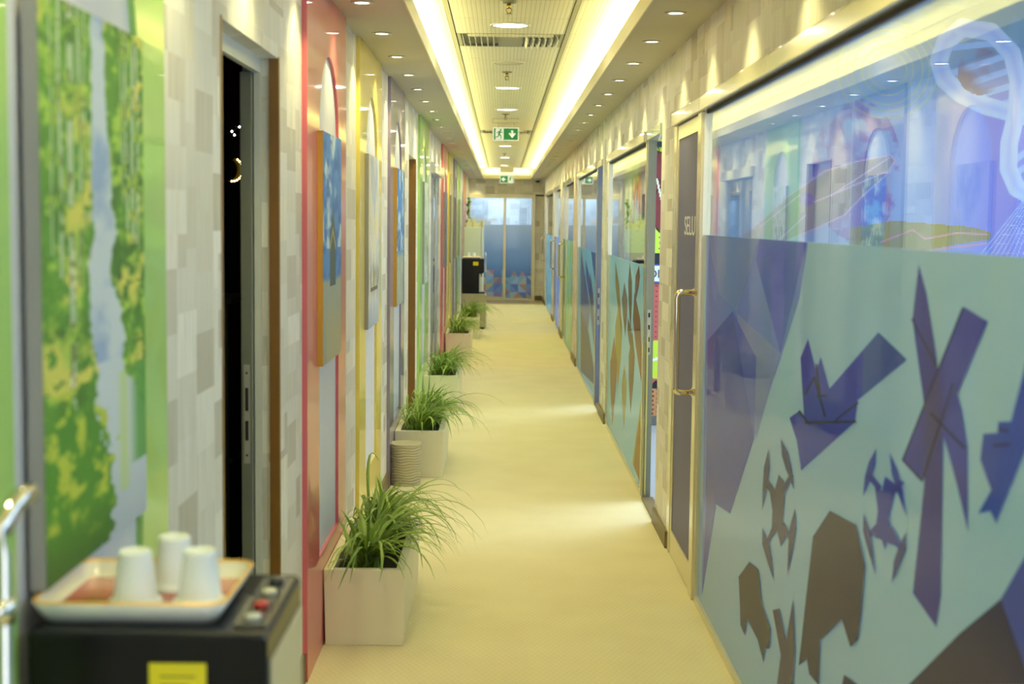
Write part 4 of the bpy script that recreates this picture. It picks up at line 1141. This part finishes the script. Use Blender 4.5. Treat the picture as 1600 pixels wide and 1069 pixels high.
def dispenser(x, y, label):
    z = 0.52
    t = thing('water_dispenser', label, 'water dispenser', (x, y, z), 'black water dispensers')
    w, d, h = 0.326, 0.33, 0.515
    MB().box(0, 0.255, 0.01, d - 0.01, 0.02, h - 0.215).build('lower_body', BLACK, t, 0.004)
    MB().box(0, w + 0.018, 0, d, 0, 0.02).build('drip_base', BLACK, t, 0.004)
    MB().prism([(0, h - 0.22), (w - 0.025, h - 0.22), (w, h - 0.195), (w, h - 0.008), (w - 0.008, h), (0, h)], 'y', 0, d).build('head', BLACK, t, 0.006)
    MB().box(0.255, 0.262, 0.03, d - 0.03, 0.03, h - 0.225).build('splash_panel', mat('dispenser_front', (196, 192, 170), 0.3, 0.3), t, 0.002)
    MB().box(w, w + 0.004, 0.02, d - 0.02, h - 0.185, h - 0.045).build('front_panel', mat('dispenser_front', (196, 192, 170), 0.3, 0.3), t, 0.002)
    MB().box(0.265, w + 0.012, 0.05, d - 0.05, 0.02, 0.028).build('drip_grille', mat('grille_steel', (120, 120, 120), 0.3, 0.8), t, 0.001)
    for i, (yy, c) in enumerate(((0.08, (30, 60, 150)), (0.16, (190, 190, 190)), (0.24, (180, 20, 20)))):
        tp = MB().tube([(w - 0.04, yy, h - 0.215), (w - 0.04, yy, h - 0.25), (w - 0.036, yy, h - 0.265)], 0.010, 12).build('tap', mat('tap_steel', (170, 170, 165), 0.2, 0.9), t)
    b = MB()
    for yy in (0.06, 0.25):
        pass
    # sloped control strip along the top front edge
    MB().box(w - 0.052, w - 0.006, 0.03, d - 0.03, h - 0.012, h + 0.004).build('control_strip', mat('control_grey', (60, 60, 58), 0.25, coat=0.6), t, 0.002)
    for yy, c, nm in ((0.055, (190, 190, 180), 'cup_button'), (0.12, (180, 30, 24), 'hot_button'), (0.19, (200, 196, 170), 'cold_button'), (0.26, (40, 40, 42), 'power_switch')):
        MB().lathe([(0.0115, 0.0), (0.0115, 0.006), (0.009, 0.009), (0.0005, 0.009)], (w - 0.028, yy, h + 0.004), 16).build(nm, mat(nm + '_plastic', c, 0.2, coat=0.8), t)
    st_ = MB().box(0.165, 0.243, -0.0008, 0.0002, h - 0.097, h - 0.042).build('yellow_sticker', mat('yellow_label', (232, 216, 30), 0.4), t)
    MB().box(0.18, 0.228, -0.0012, -0.0008, h - 0.062, h - 0.059).build('printed_line', mat('label_print', (150, 140, 20), 0.5), st_)
    MB().box(0.18, 0.220, -0.0012, -0.0008, h - 0.074, h - 0.071).build('printed_line', mat('label_print', (150, 140, 20), 0.5), st_)
    return t
def rrect(x0, x1, y0, y1, r, n=6):
    pts = []
    for (cx, cy, a0) in ((x1 - r, y1 - r, 0), (x0 + r, y1 - r, PI / 2), (x0 + r, y0 + r, PI), (x1 - r, y0 + r, 1.5 * PI)):
        for k in range(n + 1):
            a = a0 + PI / 2 * k / n; pts.append((cx + r * math.cos(a), cy + r * math.sin(a)))
    return pts
def tray(x, y, z, label, w=0.275, d=0.262):
    t = thing('serving_tray', label, 'tray', (x, y, z), 'trays on the water dispensers')
    b = MB(); rings = []
    for ins, zz, r in ((0.016, 0.0, 0.022), (0.0, 0.029, 0.030), (0.004, 0.031, 0.028), (0.007, 0.029, 0.026), (0.014, 0.006, 0.020)):
        p = rrect(ins, w - ins, ins, d - ins, r); n0 = len(b.v); b.v += [(q[0], q[1], zz) for q in p]; rings.append((n0, len(p)))
    for (a, n), (c, _) in zip(rings[:-1], rings[1:]):
        for k in range(n):
            j = (k + 1) % n; b.f.append((a + k, a + j, c + j, c + k)); b.sm.append(True)
    b.f.append(tuple(reversed(range(rings[0][0], rings[0][0] + rings[0][1])))); b.f.append(tuple(range(rings[-1][0], rings[-1][0] + rings[-1][1]))); b.sm += [False, False]
    b.build('tray_body', mat('white_melamine', (228, 226, 220), 0.25, coat=0.6), t, fix=False)
    g = MB(); rings = []
    for ins, zz in ((0.001, 0.0295), (0.0025, 0.0325), (0.0055, 0.0322), (0.0065, 0.0295)):
        p = rrect(ins, w - ins, ins, d - ins, 0.028); n0 = len(g.v); g.v += [(q[0], q[1], zz) for q in p]; rings.append((n0, len(p)))
    for (a, n), (c, _) in zip(rings[:-1], rings[1:]):
        for k in range(n):
            j = (k + 1) % n; g.f.append((a + k, a + j, c + j, c + k)); g.sm.append(True)
    g.build('gold_rim', mat('gold_rim', (226, 178, 84), 0.3, 0.3), t, fix=False)
    nu = nv = 60; U, V = uvgrid(nu, nv)
    img = np.zeros((nv, nu, 3)) + np.array((196, 112, 96), float)
    n = vnoise(U, V, 8, 77)
    img = mix(img, (150, 78, 40), (0.30 - np.hypot((U - 0.27) / 1.5, V - 0.25)) * 9 * (0.5 + n)); img = mix(img, (110, 96, 160), (0.14 - np.hypot(U - 0.66, V - 0.3)) * 12); img = mix(img, (206, 150, 130), (V - 0.7) * 2)
    print_sheet('printed_base', img, (0.019, 0.019, 0.0066), (w - 0.038, 0, 0), (0, d - 0.038, 0), attr_mat('tray_print', 0.25, 0.6), t)
    return t
CUP = mat('white_foam_cup', (232, 236, 240), 0.5)
def cup(x, y, z, label, grp):
    t = thing('foam_cup', label, 'cup', (x, y, z), grp)
    MB().lathe([(0.0365, 0.0), (0.0375, 0.002), (0.0375, 0.009), (0.0325, 0.011), (0.031, 0.015), (0.0235, 0.074), (0.0235, 0.078), (0.0215, 0.081), (0.0205, 0.081), (0.0195, 0.079), (0.0005, 0.079)], seg=40).build('cup_body', CUP, t, fix=False)
    MB().lathe([(0.034, 0.0005), (0.033, 0.007), (0.028, 0.012), (0.022, 0.072), (0.0005, 0.073)], seg=32).build('cup_lining', CUP, t, fix=False)
    return t
cabinet(-0.649, 1.86, 'warm grey low cabinet carrying the near water dispenser, below the frame')
dispenser(-0.641, 1.90, 'black water dispenser with yellow sticker in the near left corner')
tray(-0.653, 1.93, 1.0352, 'white tray with gold rim on the near water dispenser')
for x, y, l in ((-0.522, 2.012, 'upside-down white foam cup, left of the front pair on the near tray'), (-0.431, 2.018, 'upside-down white foam cup, right of the front pair on the near tray'), (-0.487, 2.105, 'upside-down white foam cup standing behind the other two on near tray')):
    cup(x, y, 1.0422, l, 'foam cups on the near tray')
cabinet(-0.60, 20.95, 'warm grey low cabinet under the far water dispenser', 0.355, 0.42)
dispenser(-0.59, 20.99, 'far black water dispenser on a grey cabinet beside the white fridge')
tray(-0.585, 21.02, 1.0352, 'white tray on the far water dispenser')
for x, y, l in ((-0.50, 21.10, 'white foam cup on the far tray, the left one'), (-0.42, 21.10, 'white foam cup on the far tray, the right one')):
    cup(x, y, 1.0422, l, 'foam cups on the far tray')
t = thing('tall_fridge', 'tall off-white fridge cabinet behind the far water dispenser', 'fridge', (-0.60, 22.35, 0))
MB().box(0, 0.27, 0, 0.6, 0.03, 1.495).build('body', WHITE, t, 0.008)
MB().box(0.275, 0.31, 0, 0.6, 0.04, 1.49).build('door', mat('fridge_door', (236, 238, 240), 0.3, coat=0.5), t, 0.006)
MB().box(0.01, 0.26, 0.02, 0.58, 0, 0.03).build('plinth', DARK, t)
MB().tube([(0.31, 0.06, 0.8), (0.345, 0.06, 0.8), (0.345, 0.06, 1.1), (0.31, 0.06, 1.1)], 0.008, 8).build('handle', CHROME, t)
for i, (x, y, z, w, d, h, l) in enumerate(((-0.565, 22.4, 1.495, 0.20, 0.3, 0.075, 'flat cream carton on top of the tall fridge'), (-0.55, 22.42, 1.5705, 0.13, 0.22, 0.06, 'small cream carton stacked on the flat one above the fridge'), (-0.40, 22.4, 1.57 - 0.075, 0.07, 0.2, 0.10, 'narrow white carton at the right edge of the fridge top'))):
    if i == 2: x = -0.36
    t = thing('carton', l, 'box', (x, y, z), 'cartons on the fridge')
    MB().box(0, w, 0, d, 0, h).build('box_body', mat('cream_card', (226, 220, 192), 0.6), t, 0.002)
    MB().box(w / 2 - 0.012, w / 2 + 0.012, -0.0006, d + 0.0006, 0.001, h + 0.0006).build('tape', mat('pale_tape', (204, 186, 140), 0.3), t)

# trailing vine high on the left wall
t = thing('hanging_vine', 'dark green leafy vine hanging on the wall above the fridge', 'vine', (-0.645, 26.5, 2.02))
path = [Vector((0.012 * math.sin(i * 0.9), 0.03 * math.sin(i * 0.5), -0.53 * i / 24)) for i in range(25)]
MB().tube([(-0.025, 0, 0.0)] + path, 0.004, 6).build('stem', mat('vine_stem', (70, 84, 40), 0.6), t)
VM = leaf_mat('vine_leaf', (40, 84, 36), (92, 140, 66))
vm = bpy.data.meshes.new('leaf')
vm.from_pydata([(0, 0, 0), (0.02, 0.022, -0.004), (0.05, 0.016, -0.014), (0.066, 0, -0.024), (0.05, -0.016, -0.014), (0.02, -0.022, -0.004), (0.034, 0, 0.0)], [], [(0, 1, 6), (1, 2, 6), (2, 3, 6), (3, 4, 6), (4, 5, 6), (5, 0, 6)])
vm.materials.append(VM)
for i in range(64):
    o = bpy.data.objects.new('leaf', vm); COL.objects.link(o); o.parent = t
    o.location = path[random.randrange(25)]; o.rotation_euler = (random.uniform(-0.6, 0.6), random.uniform(0.1, 1.1), random.uniform(-1.5, 1.5)); s = random.uniform(0.7, 1.2); o.scale = (s, s, s)

# chrome post at the left edge
t = thing('chrome_post', 'blurred polished chrome post with bent top at the lower left edge', 'post', (-0.612, 1.72, 0))
MB().lathe([(0.0005, 0.0), (0.028, 0.0), (0.028, 0.008), (0.022, 0.012), (0.0005, 0.012)], seg=24).build('floor_flange', CHROME, t)
MB().tube([(0, 0, 0.012), (0, 0, 0.6), (0, 0, 1.185), (0.001, 0.008, 1.215), (0.003, 0.03, 1.235), (0.006, 0.06, 1.245), (0.009, 0.085, 1.247)], 0.0135, 16).build('bent_tube', CHROME, t)
MB().lathe([(0.0005, 1.10), (0.017, 1.10), (0.017, 1.13), (0.0005, 1.13)], seg=20).build('collar', CHROME, t)

# ------------------------------------------------------------------ behind the near doorway: lit moon ornament, rack
t = thing('moon_light_ornament', 'small golden crescent moon ornament with fairy lights in the dark doorway', 'ornament', (-1.075, 5.7, 1.79))
arc = [(0.045 * math.cos(a), 0.05 * math.sin(a)) for a in np.linspace(-1.9, 1.3, 13)]; inn = [(0.030 * math.cos(a) - 0.012, 0.042 * math.sin(a) - 0.001) for a in np.linspace(1.2, -1.8, 11)]
cm = MB()
full = arc + inn
cen = [((arc[i][0] + inn[max(0, 10 - min(i, 10))][0]) / 2, 0) for i in range(11)]
for i in range(12):
    j = min(10, round(10 - i * 10 / 12)); j2 = min(10, max(0, round(10 - (i + 1) * 10 / 12)))
    cm.prism([arc[i], arc[i + 1], inn[j2], inn[j]] if j != j2 else [arc[i], arc[i + 1], inn[j]], 'y', -0.004, 0.004)
cm.build('crescent', mat('gold_ornament', (170, 140, 60), 0.3, 0.8), t)
for i in range(1, 12, 1):
    MB().lathe([(0.0005, -0.004), (0.004, 0), (0.0005, 0.004)], (arc[i][0] * 0.92, -0.008, arc[i][1] * 0.92), 8).build('fairy_light', emit('fairy_lamp', (1.0, 0.82, 0.35), 12), t)
MB().tube([(0.01, 0, 0.05), (0.01, 0, 0.17), (0.01, 0.5, 0.22)], 0.0012, 5).build('hanging_wire', DARK, t)
t = thing('fairy_light_string', 'tiny white fairy lights on a wire above the moon ornament', 'fairy lights', (-1.07, 5.72, 1.93))
MB().tube([(-0.06, 0.56, 0.02), (-0.03, 0, 0.0), (0.02, 0, 0.03), (0.09, 0, -0.03), (0.16, 0.1, -0.04)], 0.001, 5).build('wire', DARK, t)
for x, z in ((-0.01, 0.012), (0.0, -0.002), (0.02, 0.03), (0.07, -0.014)):
    MB().lathe([(0.0005, -0.005), (0.005, 0), (0.0005, 0.005)], (x, -0.004, z), 8).build('fairy_light', emit('fairy_lamp_white', (1, 0.95, 0.8), 14), t)
t = thing('storage_rack', 'dim two-level rack standing inside the dark near doorway', 'rack', (-1.35, 5.3, 0))
RK = mat('dull_olive_metal', (110, 104, 78), 0.5, 0.2)
for x in (0.0, 0.31):
    for y in (0.0, 0.36):
        MB().box(x, x + 0.02, y, y + 0.02, 0, 1.30).build('leg', RK, t)
MB().box(-0.01, 0.345, -0.01, 0.40, 1.28, 1.30).build('shelf', RK, t); MB().box(-0.01, 0.345, -0.01, 0.40, 0.68, 0.70).build('shelf', RK, t)

# ------------------------------------------------------------------ murals inside the right-hand rooms
def mural1():
    nu, nv = 420, 420; U, V = uvgrid(nu, nv)
    X_ = 0.94 + U * 2.4; Z_ = 0.0 + V * 2.68
    PX = 785 + X_ * 324.4 - (1.6 - Z_) * 3.7; PY = 345 + (1.6 - Z_) * 324.4
    n = vnoise(U, V, 6, 61); n2 = vnoise(U, V, 40, 62); n3 = vnoise(U, V, 14, 63)
    img = np.zeros((nv, nu, 3)) + np.array((122, 168, 222), float)
    img = mix(img, (176, 196, 214), (1300 - PX) / 250); img = mix(img, (92, 112, 226), (PX - 1440) / 120)
    img = mix(img, (84, 150, 176), (170 - PY) / 130 * (PX > 1180)); img = mix(img, (130, 190, 236), (n - 0.5) * 4)
    blob = ((PX - 1340) / 70) ** 2 + ((PY - 260) / 110) ** 2 < 1
    img = mix(img, (96, 90, 190), blob * np.clip((n2 - 0.35) * 5, 0, 1))
    for r in (28, 38, 52, 62, 74):
        d = np.abs(np.hypot((PX - 1385) * 0.95, PY - 105) - r); img = mix(img, (196, 206, 128), (2.4 - d) * 0.22)
    arm = [(1120, 395), (1180, 350), (1235, 300), (1290, 262), (1340, 246), (1392, 236), (1400, 244), (1385, 268), (1350, 300), (1322, 330), (1280, 350), (1230, 372), (1190, 400)]
    img = mix(img, (118, 118, 134), in_poly(PX, PY, arm) * 0.75)
    for p, q in zip(arm, arm[1:]): img = mix(img, (196, 170, 226), (2.0 - seg_d(PX, PY, p, q)) * 0.6)
    for p, q in (((1190, 350), (1250, 300)), ((1250, 300), (1275, 310)), ((1275, 310), (1385, 262)), ((1210, 380), (1262, 330)), ((1300, 300), (1390, 240))): img = mix(img, (210, 180, 230), (1.8 - seg_d(PX, PY, p, q)) * 0.7)
    for a in np.linspace(-0.5, 1.0, 7):
        img = mix(img, (60, 80, 200), (1.6 - np.abs(np.hypot(PX - 1262, PY - 306) - 4 - 6 * a)) * 0.5)
    arm2 = [(1330, 350), (1400, 338), (1460, 342), (1520, 346), (1553, 354), (1552, 366), (1500, 374), (1440, 386), (1330, 384)]
    img = mix(img, (132, 130, 66), in_poly(PX, PY, arm2) * 0.85)
    for p, q in (((1380, 372), (1430, 352)), ((1430, 352), (1450, 366)), ((1450, 366), (1500, 356)), ((1500, 356), (1548, 358)), ((1440, 386), (1548, 372)), ((1300, 384), (1440, 384))): img = mix(img, (210, 140, 170), (2.2 - seg_d(PX, PY, p, q)) * 0.6)
    # ladder helix
    for p, q in (((1475, 70), (1560, 60)), ((1480, 110), (1575, 78)), ((1490, 132), (1582, 100)), ((1515, 146), (1586, 124)), ((1550, 160), (1590, 146)), ((1590, 240), (1640, 200)), ((1590, 262), (1640, 226)), ((1600, 290), (1640, 262))):
        img = mix(img, (140, 186, 240), (5.5 - seg_d(PX, PY, p, q)) * 0.8)
    s1 = [(1500, 38), (1474, 60), (1464, 90), (1474, 118), (1500, 140), (1540, 158), (1580, 168), (1640, 182), (1700, 210)]
    s2 = [(1500, 38), (1545, 44), (1578, 76), (1590, 120), (1588, 170), (1578, 215), (1578, 255), (1592, 285), (1640, 310), (1700, 300)]
    for s in (s1, s2):
        d = np.min([seg_d(PX, PY, p, q) for p, q in zip(s, s[1:])], axis=0)
        img = mix(img, (178, 206, 244), (15 - d) * 0.5); img = mix(img, (140, 168, 244), (8 - d) * 0.08)
    for k in range(12):
        img = mix(img, (170, 210, 250), (1.2 - seg_d(PX, PY, (1606 + k * 3, 300), (1530 + k * 9, 400))) * 0.9)
    for k in range(5):
        img = mix(img, (170, 210, 250), (1.2 - seg_d(PX, PY, (1590 - 9 * k, 330 + 14 * k), (1640, 322 + 16 * k))) * 0.7)
    img = mix(img, (104, 88, 140), (n3 - 0.5) * 4 * (np.hypot(PX - 1530, PY - 105) < 36))
    return img
t = thing('wall_mural', 'blue science mural with a glowing ladder helix behind the large glass', 'mural', (0.94, 6.90, 0))
MB().box(0, 2.4, 0.0, 0.008, 0, 2.68).build('mural_board', mat('mural_board', (200, 205, 210), 0.6), t)
print_sheet('printed_face', mural1(), (0, -0.001, 0), (2.4, 0, 0), (0, 0, 2.68), attr_mat('mural_print', 0.5), t)
def mural2():
    nu, nv = 120, 300; U, V = uvgrid(nu, nv); X_ = 0.95 + U * 0.9; Z_ = V * 2.4
    img = np.zeros((nv, nu, 3)) + np.array((196, 92, 84), float)
    img = np.where((Z_ > 1.36)[..., None], np.array((196, 224, 70), float), img)
    def dots(cond, col, c, r):
        nonlocal img
        a = (X_ / c) % 1 - 0.5; b_ = (Z_ / c + 0.5 * (np.floor(X_ / c) % 2)) % 1 - 0.5
        img = np.where((cond & (np.hypot(a, b_) * c < r))[..., None], np.array(col, float), img)
    dots((Z_ > 1.38) & (Z_ < 1.68), (50, 60, 20), 0.045, 0.007)
    for cx, cz, r in ((1.20, 1.98, 0.13), (1.15, 1.80, 0.12), (1.33, 1.70, 0.16)):
        d = np.hypot((X_ - cx), (Z_ - cz) * 0.8)
        img = np.where((d < r + 0.012)[..., None], np.array((28, 18, 18), float), img); img = np.where((d < r)[..., None], np.array((122, 40, 44), float), img)
    img = np.where((np.abs(X_ - 1.24 - (Z_ - 1.8) * -0.25) < 0.008)[..., None] & (np.abs(Z_ - 1.84) < 0.1)[..., None], np.array((230, 230, 200), float), img)
    img = np.where(((Z_ > 1.27) & (Z_ < 1.36))[..., None], np.array((26, 28, 34), float), img)
    dots((Z_ < 1.10) & (Z_ > 0.38), (120, 44, 44), 0.04, 0.008)
    d = np.hypot(X_ - 1.23, Z_ - 0.52)
    dots((Z_ < 0.42) & (Z_ > 0.33), (20, 16, 16), 0.06, 0.022)
    img = np.where((d < 0.15)[..., None], np.array((204, 226, 60), float), img); img = np.where((np.abs(np.hypot(X_ - 1.16, Z_ - 0.68) - 0.17) < 0.010)[..., None] & (d < 0.15)[..., None], np.array((240, 244, 220), float), img)
    img = np.where(((Z_ < 0.33) & (Z_ > 0.29))[..., None], np.array((22, 22, 26), float), img)
    img = np.where((Z_ < 0.29)[..., None], np.array((206, 140, 90), float), img); dots(Z_ < 0.29, (90, 50, 30), 0.035, 0.009)
    return img
t = thing('sports_mural', 'yellow-green and red mural with balls, seen through the open glass doorway', 'mural', (0.95, 11.19, 0))
MB().box(0, 0.9, 0.0, 0.006, 0, 2.4).build('mural_board', mat('mural_board', (200, 205, 210), 0.6), t)
print_sheet('printed_face', mural2(), (0, -0.001, 0), (0.9, 0, 0), (0, 0, 2.4), attr_mat('mural_print', 0.5), t)
MB().box(0, 0.9, -0.012, -0.001, 0.0, 0.07).build('skirting', mat('grey_skirting', (110, 108, 100), 0.5), t)
t = thing('hanging_pennant_bar', 'black bar with hanging cords at the top of the sports mural', 'banner bar', (1.12, 11.15, 2.23))
MB().box(0, 0.18, 0, 0.02, -0.045, 0).build('bar', mat('bar_black', (20, 20, 22), 0.4), t)
MB().tube([(0.09, 0.01, -0.045), (0.055, 0.02, -0.17)], 0.003, 6).build('cord', mat('brown_cord', (120, 80, 30), 0.7), t); MB().tube([(0.09, 0.01, -0.045), (0.135, 0.02, -0.17)], 0.003, 6).build('cord', mat('brown_cord', (120, 80, 30), 0.7), t)
t = thing('wall_sign', 'white sign with blue border and black letters on the sports mural', 'sign', (0.98, 11.17, 1.13))
MB().box(0, 0.5, 0, 0.012, -0.005, 0.145).build('border', mat('sign_blue', (50, 80, 150), 0.5), t)
MB().box(0.0, 0.5, -0.002, 0, 0.008, 0.132).build('face', mat('sign_face_white', (226, 230, 234), 0.5), t)
text_mesh('lettering', 'DIS', 0.1, mat('black_lettering', (16, 16, 18), 0.5), t, Matrix(((1, 0, 0, 0.178), (0, 0, -1, -0.003), (0, 1, 0, 0.036), (0, 0, 0, 1))), 0.001, width=0.125, height=0.065)
